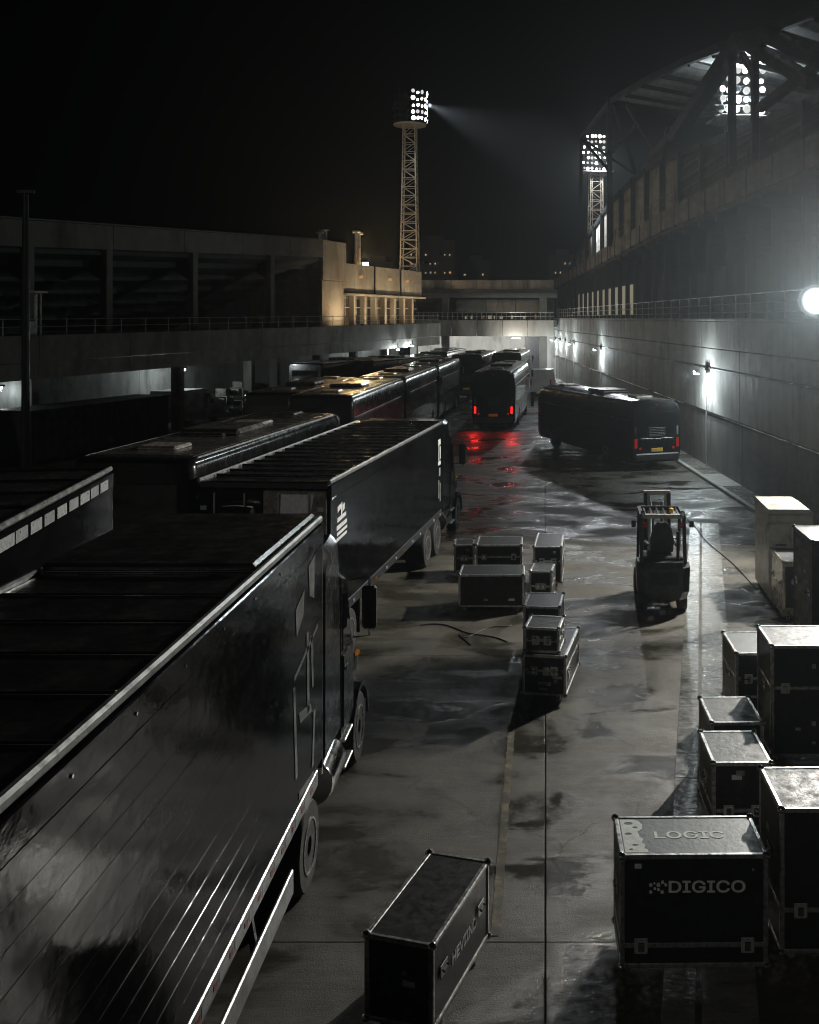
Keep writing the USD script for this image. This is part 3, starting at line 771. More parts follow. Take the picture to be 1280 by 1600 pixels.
q = MB(); q.bar((-5, 88.2, 10.9), (-5, 88.2, 12.0), .1); q.bar((-5, 89.4, 10.9), (-5, 89.4, 12.0), .1); q.bar((-5, 88, 12.0), (-5, 89.6, 12.0), .12); q.cbox(-5.2, -4.8, 88.3, 89.3, 11.1, 11.9, .03); obj('rooftop_unit', q, M['galv'], wb)
q = MB(); q.cbox(-4.2, -3.8, 92.6, 93.1, 10.95, 11.35, .05); obj('roof_lamp', q, G['lamp'], wb)
lamp_light(P(wb) + '/roof_light', (-4.0, 92.8, 11.8), 1100, WARM, .1)
for y, z, w in ((84.5, 6.1, 420), (90, 6.1, 520), (95.5, 6.1, 520), (101, 6.1, 420)):
    lamp_light(P(wb) + '/' + f'facade_light_{int(y)}', (FX + 2.25, y, z), w * .6, (1.0, .79, .53), .12, target=(FX - .5, y + .3, 9.4), cone=70, soft=.8)
    q = MB(); q.cbox(FX + 2.1, FX + 2.4, y - .2, y + .2, 5.5, 5.95, .03); obj('uplight', q, M['steel'], wb)

# ------------------------------------------------------------------ far end of the yard: bridge and end wall
bd = thing('concourse_bridge', 'two level concrete walkway closing the far end of the yard', 'bridge', (0, 105, 0), 0)
xs_ = [-14.6, -12.4, -9.6, -7, -4.4, -1.8, .9]
for a, b in zip(xs_[:-1], xs_[1:]):
    q = MB(); q.cbox(a + .02, b - .02, -.1 - rng.uniform(0, .02), .2, 9.35, 10.3, .02); obj('parapet_panel', q, M['parapet'], bd)
    q = MB(); q.cbox(a + .02, b - .02, -.1 - rng.uniform(0, .02), .3, 4.55, 6.2, .02); obj('band_panel', q, M['band'], bd)
q = MB(); q.box(-15, 1.2, .25, 6, 8.5, 9.3); obj('upper_deck', q, M['dark_concrete'], bd)
q = MB(); q.box(-15, 1.2, -.7, .24, 8.95, 9.33); obj('edge_beam', q, M['steel'], bd)
q = MB(); q.box(-15, 1.2, .35, 8, 5.5, 6.2); obj('lower_deck', q, M['dark_concrete'], bd)
for a, b in ((-9.3, -6.2), (-6.15, -3.1), (-3.05, .1)):
    q = MB(); q.cbox(a, b, 2.0, 2.3, 7.05, 8.35, .02); obj('wall_panel', q, M['band'], bd)
q = MB(); q.box(-15, 1, 4.5, 4.8, 6.2, 8.5); obj('rear_wall', q, M['dark_concrete'], bd)
for x in (-10.3, -.2):
    q = MB(); q.cbox(x - .4, x + .4, .4, 1.2, 0, 8.9, .03); obj('pier', q, M['dark_concrete'], bd)
for k in range(16):
    x = -9.2 + .62 * k
    if rng.random() < .6:
        q = MB(); q.box(x, x + rng.uniform(.1, .4), 4.38, 4.45, 6.3, 6.3 + rng.uniform(.2, .55)); obj('lit_window', q, G['win_room'] if rng.random() < .6 else G['shop'], bd)
q = MB()
for x in np.arange(-14.5, .9, .5):
    q.tube([(x, .0, 6.2), (x, .0, 6.95)], .018, 4)
q.tube([(-14.6, .0, 6.95), (.9, .0, 6.95)], .025, 5); q.tube([(-14.6, .0, 6.6), (.9, .0, 6.6)], .018, 5)
obj('handrail', q, M['galv'], bd)
q = MB(); q.box(-14, 2.5, 6, 6.3, 0, 5.5); obj('end_wall', q, M['wall'], bd)
q = MB(); q.cbox(-2.1, -.2, 5.9, 5.99, 0, 4.4, .02); obj('dark_door', q, M['steel'], bd)
t = thing('bay_lamp', 'lamp under the bridge at the far end wall', 'lamp', (-3.0, 105.3, 4.35), 0, group='lamps at the far end')
q = MB(); q.cbox(-.5, .5, -.15, .15, .02, .12, .03); obj('housing', q, M['steel'], t)
q = MB(); q.cbox(-.45, .45, -.13, .13, -.06, .015, .02); obj('lens', q, G['lamp'], t)
lamp_light(P(t) + '/light', (0, 0, -.3), 900, WHITE, .15, target=(0, 3, -2.5), cone=80, soft=.5)
lamp_light(P(t) + '/bridge_fill', (0, -1.6, -.5), 260, WHITE, .15)  # fill added in mid air to brighten the bridge panels
t = thing('bay_lamp', 'lamp on the end wall left of the far pier', 'lamp', (-11.9, 105.3, 4.35), 0, group='lamps at the far end')
q = MB(); q.cbox(-.3, .3, -.15, .15, .02, .12, .03); obj('housing', q, M['steel'], t)
q = MB(); q.cbox(-.25, .25, -.13, .13, -.06, .015, .02); obj('lens', q, G['lamp'], t)
lamp_light(P(t) + '/light', (0, 0, -.3), 900, WHITE, .15, target=(0, 3, -2.5), cone=80, soft=.5)

# ------------------------------------------------------------------ hill and city far behind
hv, hf = [], []
nx, ny = 90, 10
for j in range(ny):
    for i in range(nx):
        x = -240 + 480 * i / (nx - 1); y = 215 + 16 * j
        e = math.sin(math.pi * (j / (ny - 1)) * .5)
        z = -.2 + e * (11.5 + 6 * meshkit.fbm(np.array([x * .02, y * .02, 0]), 3) + 3.0 * meshkit.noise(np.array([x * .35, y * .3, 4.0]))) - (0 if j else 1)
        hv.append((x, y, z))
for j in range(ny - 1):
    for i in range(nx - 1):
        a = j * nx + i; hf.append((a, a + 1, a + nx + 1, a + nx))
q = MB(); q.raw(hv, hf)
tag(obj('wooded_hill', q, M['hill'], smooth=60), kind='structure')
blocks = [(-36.5, 330, 15, 31.5, 'tall dark apartment block with scattered lit windows right of the mast'), (-23.5, 345, 9, 26, 'lower dark block joined to the right of the tall city block'), (-53, 320, 12, 24, 'dark city block just left of the pale mast'),
          (5.5, 330, 9, 27, 'distant block with cold windows beside the end of the right stand'), (-69, 310, 10, 23, 'distant block above the ochre roof'), (-9, 360, 12, 18, 'low distant block over the wooded hill')]
for bi, (x, y, w, h, lb) in enumerate(blocks):
    t = thing('city_block', lb, 'building', (x, y, 0), rng.uniform(-6, 6))
    q = MB(); q.cbox(-w / 2, w / 2, 0, 12, 0, h, .1); obj('wall', q, M['city'], t)
    q = MB(); q.box(-w / 4, w / 5, 3, 8, h - .05, h + 1.8); obj('roof_plant', q, M['city'], t)
    n = 0
    for fl in range(3, int(h / 2.9)):
        for c in range(int(w / 1.6)):
            if rng.random() < (.5 if bi == 0 else .3) and n < 48:
                xx = -w / 2 + .6 + c * 1.55; zz = fl * 2.9 + .5; n += 1
                q = MB(); q.box(xx, xx + rng.uniform(.3, .7), -.05, .02, zz, zz + rng.uniform(.35, .6))
                obj('window', q, G[rng.choice(['win_warm', 'win_warm', 'win_amber', 'win_cool'])], t)
            elif fl > 5 and rng.random() < .3:
                xx = -w / 2 + .6 + c * 1.55; zz = fl * 2.9 + .5
                q = MB(); q.box(xx, xx + .9, -.03, .02, zz, zz + 1.1); obj('window', q, M['glass'], t)

# ------------------------------------------------------------------ vehicles
def wheel(parent, x, y, r=.5, w=.28, side=1, bright=True, n=28):
    h = sub(parent, 'wheel', (x, y, r))
    s = side
    q = MB(); q.lathe([(r * .6, -w / 2), (r * .93, -w / 2), (r, -w / 2 + .05), (r, w / 2 - .05), (r * .93, w / 2), (r * .6, w / 2)], (-s * w / 2, 0, 0), 'x', n)
    obj('tyre', q, M['rubber'], h, 35)
    q = MB()
    prof = [(r * .6, -.01), (r * .6, .012), (r * .55, .012), (r * .5, -.07), (r * .3, -.10), (r * .27, -.02), (r * .2, .0), (r * .02, .0)]
    q.lathe([(a, s * b) for a, b in prof], (0, 0, 0), 'x', n)
    obj('rim', q, M['rim'] if bright else M['steel'], h, 35)
    for k in range(8):
        t = k * math.pi / 4
        q = MB(); q.lathe([(.02, 0), (.018, s * .03)], (s * -.09, r * .4 * math.cos(t), r * .4 * math.sin(t)), 'x', 6)
        obj('bolt', q, M['chrome'], h)
    return h


def side_text(text, height, y, z, x, bold=True, sy=1.0, skew=0.0):
    m = meshkit.text_mesh(text, height, .004, bold)
    v = np.array(m.vertices)
    o = np.stack([x + v[:, 2], y + v[:, 0] * sy, z + v[:, 1] + skew * v[:, 0]], 1)
    return (o, np.array(m.faces))


def front_text(text, height, x, y, z, bold=True, sx=1.0):
    m = meshkit.text_mesh(text, height, .004, bold)
    v = np.array(m.vertices)
    return (np.stack([x + v[:, 0] * sx, y - v[:, 2], z + v[:, 1]], 1), np.array(m.faces))


def top_text(text, height, x, y, z, bold=True, sx=1.0):
    m = meshkit.text_mesh(text, height, .003, bold)
    v = np.array(m.vertices)
    return (np.stack([x + v[:, 0] * sx, y + v[:, 1], z + v[:, 2]], 1), np.array(m.faces))


def make_trailer(label, loc, rotz, L, W, H, planks=11, floor=1.05, roof_pitch=.75, wheels=(1.3, 2.5), skirt=None, fairing=0, strip='low', seam=.02):
    t = thing('semi_trailer', label, 'trailer', loc, rotz, group=None)
    w = W / 2
    zt = H - .34
    if planks:
        hgt = (zt - floor - .12) / planks
        for k in range(planks):
            z0 = floor + .12 + k * hgt
            q = MB(); q.cbox(w - .05, w - rng.uniform(0, .002), .02, L - .02, z0 + .0012, z0 + hgt - .0012, .0012)
            obj('side_plank', q, M['black_plank'], t)
    else:
        q = MB(); q.box(w - .05, w - .004, .02, L - .02, floor + .12, zt); obj('side_panel', q, M['black_plank'], t)
    q = MB(); q.box(-w, -w + .05, .02, L - .02, floor, zt); obj('side_panel', q, M['black'], t)
    q = MB(); q.box(w - .10, w - .055, .03, L - .03, floor + .1, zt + .1); q.box(-w + .06, w - .11, .06, L - .06, floor, floor + .1); obj('frame', q, M['plastic'], t)
    q = MB(); q.cbox(-w, w, L - .04, L + .02, floor, zt + .1, .01); obj('front_wall', q, M['black'], t)
    # roof
    q = MB(); q.box(-w + .06, w - .06, .03, L - .03, H - .16, H - .07); obj('roof_deck', q, M['plastic'], t)
    yy = 0.05
    last = L - fairing - .03
    n = max(1, round((last - yy) / roof_pitch)); st = (last - yy) / n
    for k in range(n):
        a, b = yy + k * st, yy + (k + 1) * st
        sag = rng.uniform(.012, .03)
        ring = []
        vs, fs = [], []
        m = 8
        for i in range(5):
            for j in range(m + 1):
                u, v = i / 4, j / m
                x = -w + .09 + (W - .18) * v
                vs.append((x, a + .012 + (st - .024) * u, H - .046 - sag * .6 * math.sin(math.pi * u) * math.sin(math.pi * v) ** .5 + rng.uniform(-.003, .003)))
        for i in range(4):
            for j in range(m):
                p = i * (m + 1) + j; fs.append((p, p + 1, p + m + 2, p + m + 1))
        q = MB(); q.raw(vs, fs); obj('roof_panel', q, M['black_roof'], t, True)
        q = MB(); q.cbox(-w + .09, w - .09, b - .028, b + .028, H - .05, H - .04 + seam, .02); obj('roof_bow', q, M['black'], t, 60)
    if fairing:
        q = MB(); q.cbox(-w + .03, w - .09, last + .04, L - .01, H - .06, H + .03, .03); obj('roof_cap', q, M['black_roof'], t)
    for s in (-1, 1):
        q = MB(); q.cbox(s * w - (.07 if s > 0 else .0), s * w + (.0 if s > 0 else .07), 0, L if s > 0 else last, H - .08, H, .02); obj('top_rail', q, M['alu_dull'], t)
        q = MB(); q.cbox(s * w - .05, s * w + .012 * s if s > 0 else s * w + .05, 0, L, zt + .01, H - .1, .012) if s > 0 else q.cbox(s * w - .012, s * w + .05, 0, L, zt + .01, H - .1, .012)
        obj('cant_rail', q, M['black_plank'], t)
        q = MB(); q.cbox(w - .055, w + .012, 0, L - .3, floor - .08, floor + .11, .012) if s > 0 else q.cbox(-w - .012, -w + .055, 0, L, floor - .08, floor + .11, .012)
        obj('bottom_rail', q, M['alu_dull'] if strip == 'low' and s > 0 else M['steel'], t)
    for k in range(int(L / .9)):
        q = MB(); q.lathe([(.012, 0), (.012, .012)], (w + .01, .5 + .9 * k, H - .2), 'x', 8); obj('rivet', q, M['chrome'], t)
    if strip == 'low':
        for k in range(int((L - .6) / .42)):
            y = .2 + .42 * k
            q = MB(); q.box(w + .0125, w + .016, y, y + .24, floor - .03, floor + .06); obj('reflector', q, M['reflector_white'], t)
            q = MB(); q.box(w + .0125, w + .017, y + .28, y + .37, floor - .01, floor + .04); obj('reflector', q, M['reflector_red'], t)
    if strip == 'high':
        for k in range(int((L - .3) / .5)):
            y = .15 + .5 * k
            q = MB(); q.box(w + .013, w + .02, y, y + rng.uniform(.38, .47), H - .31, H - .16); obj('reflector', q, M['reflector_white' if k % 2 else 'print_dim'], t)
    if strip == 'lamps':  # dots stand for reflections along the bottom rail, amber glow put into the material
        for k in range(int(L / .85)):
            y = .5 + .85 * k
            q = MB(); q.cbox(w + .012, w + .03, y, y + .09, floor - .02, floor + .04, .008); obj('side_marker', q, M['reflector_white'] if k % 3 else G['amber'], t)
    if skirt:
        q = MB(); q.cbox(w - .03, w + .01, skirt[0], skirt[1], .36, .62, .012); obj('side_guard', q, M['alu_dull'], t)
        for y in np.arange(skirt[0] + .3, skirt[1], 1.4):
            q = MB(); q.bar((w - .04, y, .5), (w - .12, y, floor - .08), .06); obj('guard_bracket', q, M['steel'], t)
    # rear doors
    for s in (-1, 1):
        q = MB(); q.cbox(min(s * .02, s * (w - .06)), max(s * .02, s * (w - .06)), -.05, .02, floor + .1, zt + .15, .012); d = obj('rear_door', q, M['silver'] if s > 0 and planks == 0 else M['black'], t)
        for k in (.25, .7):
            q = MB(); q.tube([(s * k * w, -.075, floor + .05), (s * k * w, -.075, zt + .1)], .02); obj('lock_rod', q, M['galv'], d)
        for z in (1.6, 2.4, 3.0):
            q = MB(); q.cbox(s * (w - .16) - .06, s * (w - .16) + .06, -.07, -.045, z, z + .08, .01); obj('hinge', q, M['galv'], d)
        q = MB(); q.cbox(s * .75 * w - .14, s * .75 * w + .14, -.06, .0, .82, .92, .01); obj('tail_lamp', q, M['red_off'] if 'red_off' in M else G['red_off'], t)
    q = MB(); q.cbox(-w + .05, w - .05, -.06, .06, .5, .64, .015); obj('rear_bumper', q, M['steel'], t)
    q = MB(); q.box(-.5, -.36, .2, L - .2, .8, floor - .01); q.box(.36, .5, .2, L - .2, .8, floor - .01); obj('chassis_rail', q, M['steel'], t)
    for y in wheels:
        for s in (-1, 1):
            wheel(t, s * (w - .02), y, .47, .3, s)
    if wheels:
        y0, y1 = min(wheels) - .75, max(wheels) + .75
        for y in (y0, y1):
            q = MB(); q.box(w - .5, w - .04, y, y + .015, .25, floor - .09); obj('mud_flap', q, M['rubber'], t)
    return t


def make_tractor(label, loc, rotz, W=2.1, H=3.55, paint='black'):
    t = thing('truck_tractor', label, 'truck', loc, rotz, group=None)
    w = W / 2
    mt = M[paint]
    def prism(pts, x0, x1, b=.05):
        P3 = []
        for y, z in pts:
            P3 += [(x0 + b, y, z), (x1 - b, y, z)]
        c = np.mean(pts, 0)
        for y, z in pts:
            v = np.array([y, z]) - c; v = v * (1 - b / (np.linalg.norm(v) + 1e-6)) + c
            P3 += [(x0, v[0], v[1]), (x1, v[0], v[1])]
        q = MB(); q.hull(P3); return q
    obj('sleeper', prism([(.22, .95), (1.2, .95), (1.2, 3.0), (1.0, H), (.5, H - .05), (.22, H - .25)], -w + .02, w - .02, .09), mt, t, 25)
    cab = obj('cab', prism([(1.2, .8), (2.05, .8), (2.05, 1.95), (1.6, 2.95), (1.2, 3.05)], -w + .02, w - .02, .08), mt, t, 25)
    q = MB(); q.hull([(x, y, z) for s in (-1, 1) for (x, y, z) in ((s * (w - .28), 2.06, 2.02), (s * (w - .33), 1.66, 2.9), (s * (w - .28), 2.02, 2.0), (s * (w - .33), 1.62, 2.88))])
    obj('windscreen', q, M['glass'], t)
    for s in (-1, 1):
        x0, x1 = (w - .022, w - .008) if s > 0 else (-w + .008, -w + .022)
        q = MB(); q.hull([(x, y, z) for x in (x0, x1) for y, z in ((1.32, 1.98), (1.9, 1.98), (1.6, 2.7), (1.32, 2.75))]); obj('side_window', q, M['glass'], t)
        x0, x1 = (w - .03, w + .004) if s > 0 else (-w - .004, -w + .03)
        q = MB(); q.cbox(x0, x1, 1.28, 1.98, .98, 1.94, .02); d = obj('door', q, mt, t)
        q = MB(); q.cbox(x0, x1 + .03 * (s > 0), 1.34, 1.48, 1.72, 1.77, .008) if s > 0 else q.cbox(x0 - .03, x1, 1.34, 1.48, 1.72, 1.77, .008); obj('handle', q, M['chrome'], d)
        q = MB(); q.tube([(s * (w - .02), 2.0, 2.75), (s * (w + .2), 2.12, 2.78), (s * (w + .2), 2.12, 1.95), (s * (w - .02), 2.02, 1.95)], .018, 6); obj('mirror_arm', q, M['chrome'], t)
        q = MB(); q.cbox(s * (w + .2) - .1, s * (w + .2) + .1, 2.06, 2.16, 2.05, 2.65, .03); obj('mirror', q, M['plastic'], t)
        q = MB(); q.lathe([(.0, .3), (.27, .3), (.29, .33), (.29, 1.1), (.27, 1.13), (.0, 1.13)], (s * (w - .22), 0, .68), 'y', 18); obj('fuel_tank', q, M['chrome'], t, 40)
        for z in (.42, .78):
            q = MB(); q.cbox(s * (w - .1) - .12, s * (w - .1) + .12, 1.3, 1.85, z, z + .04, .01); obj('step', q, M['alu'], t)
        q = MB(); q.tube([(s * (w - .08), .12, .9), (s * (w - .08), .12, H - .15)], .06, 12); obj('exhaust_stack', q, M['chrome'], t, 50)
        ang = np.linspace(0, math.pi, 11)
        q = MB()
        pr = [(2.5 + .62 * math.cos(a), .5 + .62 * math.sin(a)) for a in ang] + [(2.5 - .55, .5)] + [(2.5 + .55 * math.cos(a), .5 + .55 * math.sin(a)) for a in ang[::-1]]
        for a0, a1 in zip(ang[:-1], ang[1:]):
            q.hull([(x, 2.55 + r_ * math.cos(a), .5 + r_ * math.sin(a)) for x in (s * (w - .38), s * (w + .01)) for a in (a0, a1) for r_ in (.56, .64)])
        obj('fender', q, mt, t)
        q = MB(); q.cbox(s * (w - .3) - .16, s * (w - .3) + .16, 3.0, 3.12, 1.15, 1.4, .03); obj('headlight', q, M['chrome'], t)
        q = MB(); q.cbox(s * (w - .02) - .02, s * (w - .02) + .03, 2.3, 2.42, 1.6, 1.66, .01); obj('side_marker', q, G['amber'], t)
        wheel(t, s * (w - .02), 2.55, .5, .3, s)
        for y in (-.8,) if W < 2.2 else (-.85, -2.15):
            wheel(t, s * (w + .03), y, .5, .5, s)
    for k in range(5):
        x = (k - 2) * .36
        q = MB(); q.cbox(x - .05, x + .05, 1.5, 1.62, 3.02, 3.1, .015); obj('roof_marker', q, G['amber'], t)
    q = MB(); q.hull([(s * (w - .12), 2.0, .85) for s in (-1, 1)] + [(s * (w - .12), 2.0, 1.95) for s in (-1, 1)] + [(s * (w - .2), 2.0, 2.1) for s in (-1, 1)] + [(s * (w - .3), 2.95, 1.75) for s in (-1, 1)] + [(s * (w - .2), 3.1, 1.5) for s in (-1, 1)] + [(s * (w - .16), 3.1, .85) for s in (-1, 1)])
    obj('hood', q, mt, t, 25)
    q = MB(); q.cbox(-.42, .42, 3.08, 3.14, .85, 1.55, .03); g = obj('grille', q, M['chrome'], t)
    q = MB(); q.cbox(-w + .02, w - .02, 3.0, 3.3, .38, .78, .06); obj('bumper', q, M['chrome'], t, 30)
    q = MB(); q.box(-.45, -.33, -2.8, 3.0, .62, .82); q.box(.33, .45, -2.8, 3.0, .62, .82); obj('chassis_rail', q, M['steel'], t)
    return t


# the big trailer in front, its tractor, and the rig parked ahead of it
tr1 = make_trailer('big black plank sided trailer filling the lower left foreground', (-3.725, -2.0, 0), 0, 14.2, 2.15, 4.05, planks=12, wheels=(1.2, 2.5), skirt=(4.2, 12.75), fairing=2.55, seam=.010)
# pale reflection of equipment painted on the front end of its side
w1 = 1.075
reflection_polys = [[(12.85, 3.30), (13.25, 3.42), (13.2, 3.15), (12.9, 3.0)], [(13.45, 3.62), (13.75, 3.68), (13.72, 3.2), (13.5, 3.28)], [(12.95, 2.95), (13.08, 2.95), (13.12, 2.2), (13.0, 2.2)], [(12.8, 2.62), (13.9, 2.86), (13.9, 2.80), (12.8, 2.56)],
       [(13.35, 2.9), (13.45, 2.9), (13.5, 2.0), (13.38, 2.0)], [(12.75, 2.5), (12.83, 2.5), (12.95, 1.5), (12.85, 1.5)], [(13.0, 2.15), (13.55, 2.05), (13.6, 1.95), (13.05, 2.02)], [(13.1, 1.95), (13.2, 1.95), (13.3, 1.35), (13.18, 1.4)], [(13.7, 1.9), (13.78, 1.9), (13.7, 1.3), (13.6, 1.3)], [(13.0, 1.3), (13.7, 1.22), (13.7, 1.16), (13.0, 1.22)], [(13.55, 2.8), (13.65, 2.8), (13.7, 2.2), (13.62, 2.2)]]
for poly in reflection_polys[:2] + reflection_polys[3:7] + reflection_polys[8:]:
    q = MB(); q.hull([(x, y, z) for x in (w1 - .003, w1 + .006) for y, z in poly]); obj('white_print_and_reflection', q, M['reflection_faint'], tr1)
make_tractor('black bonneted tractor with chrome, coupled to the foreground trailer', (-3.725, 12.25, 0), 0, 2.12, 3.6)

tr2 = make_trailer('second black trailer with ribbed roof and a small white logo', (-4.99, 18.1, 0), -5.14, 10.5, 2.45, 3.55, planks=0, wheels=(1.3,), skirt=None, strip='lamps', roof_pitch=.62, seam=.03)
w2 = 1.225
for args in (('////', .16, .35, 2.72), ('≡≡≡', .2, .33, 2.46)):
    pass
for k, (y0, y1, z0, z1) in enumerate(((.42, .62, 2.9, 3.0), (.40, .95, 2.72, 2.80), (.62, .7, 2.8, 3.02), (.36, 1.0, 2.58, 2.66), (.38, 1.02, 2.48, 2.54), (.72, .86, 2.86, 2.98), (.34, 1.0, 2.38, 2.44), (.08, .26, 3.18, 3.34), (.28, .4, 3.2, 3.3))):
    q = MB(); q.hull([(x, y, z) for x in (w2 - .004, w2 + .004) for y, z in ((y0, z0), (y1, z0 + .04), (y1, z1 + .03), (y0, z1))]); obj('logo_stroke', q, M['print'], tr2)
for k, (y0, y1, z0, z1) in enumerate(((9.75, 10.1, 2.95, 3.1), (9.8, 9.9, 2.5, 2.95), (10.0, 10.1, 2.55, 2.9), (9.75, 10.1, 2.4, 2.5), (9.85, 10.05, 2.1, 2.32), (9.8, 9.88, 1.5, 2.0), (9.98, 10.06, 1.4, 1.9))):
    q = MB(); q.hull([(x, y, z) for x in (w2 - .004, w2 + .004) for y, z in ((y0, z0), (y1, z0), (y1, z1), (y0, z1))]); obj('logo_stroke', q, M['print'] if k < 4 else M['print_dim'], tr2)
q = MB(); q.lathe([(0, -.3), (.22, -.28), (.24, 0), (.22, .28), (0, .3)], (-.35, -.25, 2.9), 'x', 16); obj('rolled_cover', q, M['chrome'], tr2, 40)
q = MB(); q.hull([(x, y, z) for y in (-.06, -.053) for x, z in ((.35, 3.3), (.95, 3.3), (.7, 2.2), (.3, 2.3))]); obj('door_sign', q, M['print'], tr2)
a = math.radians(-5.14)
make_tractor('black bonneted tractor with dark red trim ahead of the ribbed trailer', (-4.99 + 10.5 * math.sin(-a), 18.1 + 10.5 * math.cos(a), 0), -5.14, 2.4, 3.5, 'black')

make_trailer('black trailer at the left edge with a chequered white strip under its roof', (-6.48, 5.3, 0), 8.3, 10.9, 2.4, 4.05, planks=0, wheels=(1.3, 2.6), strip='high', roof_pitch=1.1)


def make_bus(name, label, loc, rotz, L, W, H, lit=0, group=None, boxy=False, roof='coach_roof', cat='coach', hatches=3, plate=None):
    t = thing(name, label, cat, loc, rotz, group)
    w = W / 2
    def ring(y, sx, dz, z0=.32):
        half = [(w - .08, z0), (w - .01, z0 + .28), (w, 1.0), (w, H - .85), (w - .03, H - .45), (w - .12, H - .18), (w - .3, H - .06), (w - .62, H - .01), (0.3, H + .015)]
        if boxy:
            half = half[:4] + [(w - .005, H - .4), (w - .02, H - .16), (w - .07, H - .05), (w - .16, H - .01), (.3, H + .005)]
        pts = [(x * sx, min(z, H) - dz * (max(0, z - 1.2) / (H - 1.2))) for x, z in half]
        pts = pts + [(-x, z) for x, z in pts[::-1]]
        return [(x, y, z) for x, z in pts]
    R = [ring(-.0, .93, .10, .45), ring(.06, .975, .05, .4), ring(.18, 1, .0), ring(L * .5, 1, 0), ring(L - .5, 1, 0), ring(L - .2, .985, .08), ring(L - .06, .95, .22), ring(L, .90, .34, .4)]
    q = MB(); q.loft(R)
    body = q.man()
    wy = (L * .24, L * .80)
    for y in wy:
        c = m3.Manifold.cylinder(W + 1, .56, .56, 24, True).rotate((0, 90, 0)).translate((0, y, .5))
        inner = m3.Manifold.cube((W - .7, 2, 2), True).translate((0, y, .6))
        body = body - (c - inner)
    b = obj('body', body, M['black'], t, 32)
    # roof skin in panels
    n = int(L / 1.9)
    for k in range(n):
        y0, y1 = .35 + (L - 1.0) * k / n, .35 + (L - 1.0) * (k + 1) / n
        q = MB(); q.hull([(x, y, z) for y in (y0 + .012, y1 - .012) for x, z in (((w - .18, H - .0), (w - .24, H + .012), (.3, H + .025), (-.3, H + .025), (-w + .24, H + .012), (-w + .18, H - .0), (w - .18, H - .06), (-w + .18, H - .06)) if boxy else ((w - .30, H - .055), (w - .62, H + .002), (.3, H + .025), (-.3, H + .025), (-w + .62, H + .002), (-w + .30, H - .055), (w - .30, H - .09), (-w + .30, H - .09)))])
        obj('roof_panel', q, M[roof], t)
    for s in (-1, 1):
        nw = max(4, int((L - 1.6) / 1.5))
        for k in range(nw):
            y0, y1 = .7 + (L - 1.9) * k / nw, .7 + (L - 1.9) * (k + 1) / nw
            x0, x1 = (w - .01, w + .008) if s > 0 else (-w - .008, -w + .01)
            q = MB(); q.cbox(x0, x1, y0 + .012, y1 - .012, H - 1.85, H - .87, .005); obj('side_window', q, M['dusty_glass' if boxy else 'glass'], t)
        q = MB(); q.bar((s * (w + .002), .3, H - .84), (s * (w + .002), L - .8, H - .84), .02, .03); obj('trim_strip', q, M['alu'], t)
        q = MB(); q.bar((s * (w - (.1 if boxy else .2)), .4, H - (.03 if boxy else .075)), (s * (w - (.1 if boxy else .2)), L - .7, H - (.03 if boxy else .075)), .03, .04); obj('gutter_rail', q, M['alu'], t)
        for k in range(4):
            y0 = L * .36 + k * (L * .1)
            x0, x1 = (w - .01, w + .005) if s > 0 else (-w - .005, -w + .01)
            q = MB(); q.cbox(x0, x1, y0 + .01, y0 + L * .1 - .01, .66, 1.35, .004); obj('luggage_door', q, M['black'], t)
        for y in wy:
            wheel(t, s * (w - .03), y, .47, .3, s)
        q = MB(); q.tube([(s * (w - .1), L - .1, H - .5), (s * (w + .16), L + .2, H - .7)], .025); q.cbox(s * (w + .16) - .07, s * (w + .16) + .07, L + .14, L + .26, H - 1.15, H - .65, .03); obj('mirror', q, M['plastic'], t)
        # rear lamps
        x = s * (w - .2)
        q = MB(); q.cbox(x - .06, x + .06, -.03, .05, .95, 1.35, .015); obj('tail_lamp', q, G['tail'] if lit > 1 else (G['tail_dim'] if lit else G['red_off']), t)
        q = MB(); q.cbox(x - s * .2 - .05, x - s * .2 + .05, -.03, .05, .88, .98, .015); obj('tail_lamp', q, G['tail_dim'] if lit else G['red_off'], t)
        q = MB(); q.cbox(x - .05, x + .05, -.0, .07, 1.45, 1.85, .012); obj('turn_lamp', q, M['reflector_white'], t)
        q = MB(); q.cbox(s * (w - .36) - .06, s * (w - .36) + .06, .02, .12, H - .24, H - .18, .012); obj('top_marker', q, G['tail_dim'] if lit else G['red_off'], t)
    q = MB(); q.cbox(-.07, .07, .0, .09, H - .23, H - .18, .012); obj('top_marker', q, G['tail_dim'] if lit else G['red_off'], t)
    q = MB(); q.cbox(-w + .28, w - .28, -.012, .03, H - 1.45, H - .5, .01); obj('rear_window', q, M['glass'], t)
    q = MB(); q.cbox(-w + .4, w - .4, -.016, .02, 1.0, H - 1.6, .012); e = obj('engine_cover', q, M['black'], t)
    for k in range(6):
        q = MB(); q.cbox(-.38, .38, -.03, -.012, 1.42 + .07 * k, 1.45 + .07 * k, .004); obj('louvre', q, M['plastic'], e)
    q = MB(); q.cbox(-w + .14, w - .14, -.09, .06, .4, .72, .05); obj('bumper', q, M['plastic'], t)
    q = MB(); q.cbox(-.27, .27, -.028, -.015, .78, .93, .005); obj('number_plate', q, plate or M['plate'], t)
    q = MB(); q.hull([(x, y, z) for x in (-w + .22, w - .22) for (y, z) in ((L - .004, 1.25), (L + .012, 1.25), (L - .10, H - .75), (L - .085, H - .75))]); obj('windscreen', q, M['glass'], t)
    for k in range(hatches):
        y = L * (.14 + .72 * k / max(1, hatches - 1))
        q = MB(); q.cbox(-.42, .42, y - .4, y + .4, H + .0, H + .10, .04); obj('roof_hatch', q, M['coach_roof' if k % 2 else 'silver'], t)
    q = MB(); q.cbox(-.7, .7, L * .36, L * .36 + 1.7, H, H + .17, .07); obj('cooling_unit', q, M[roof], t, 30)
    return t

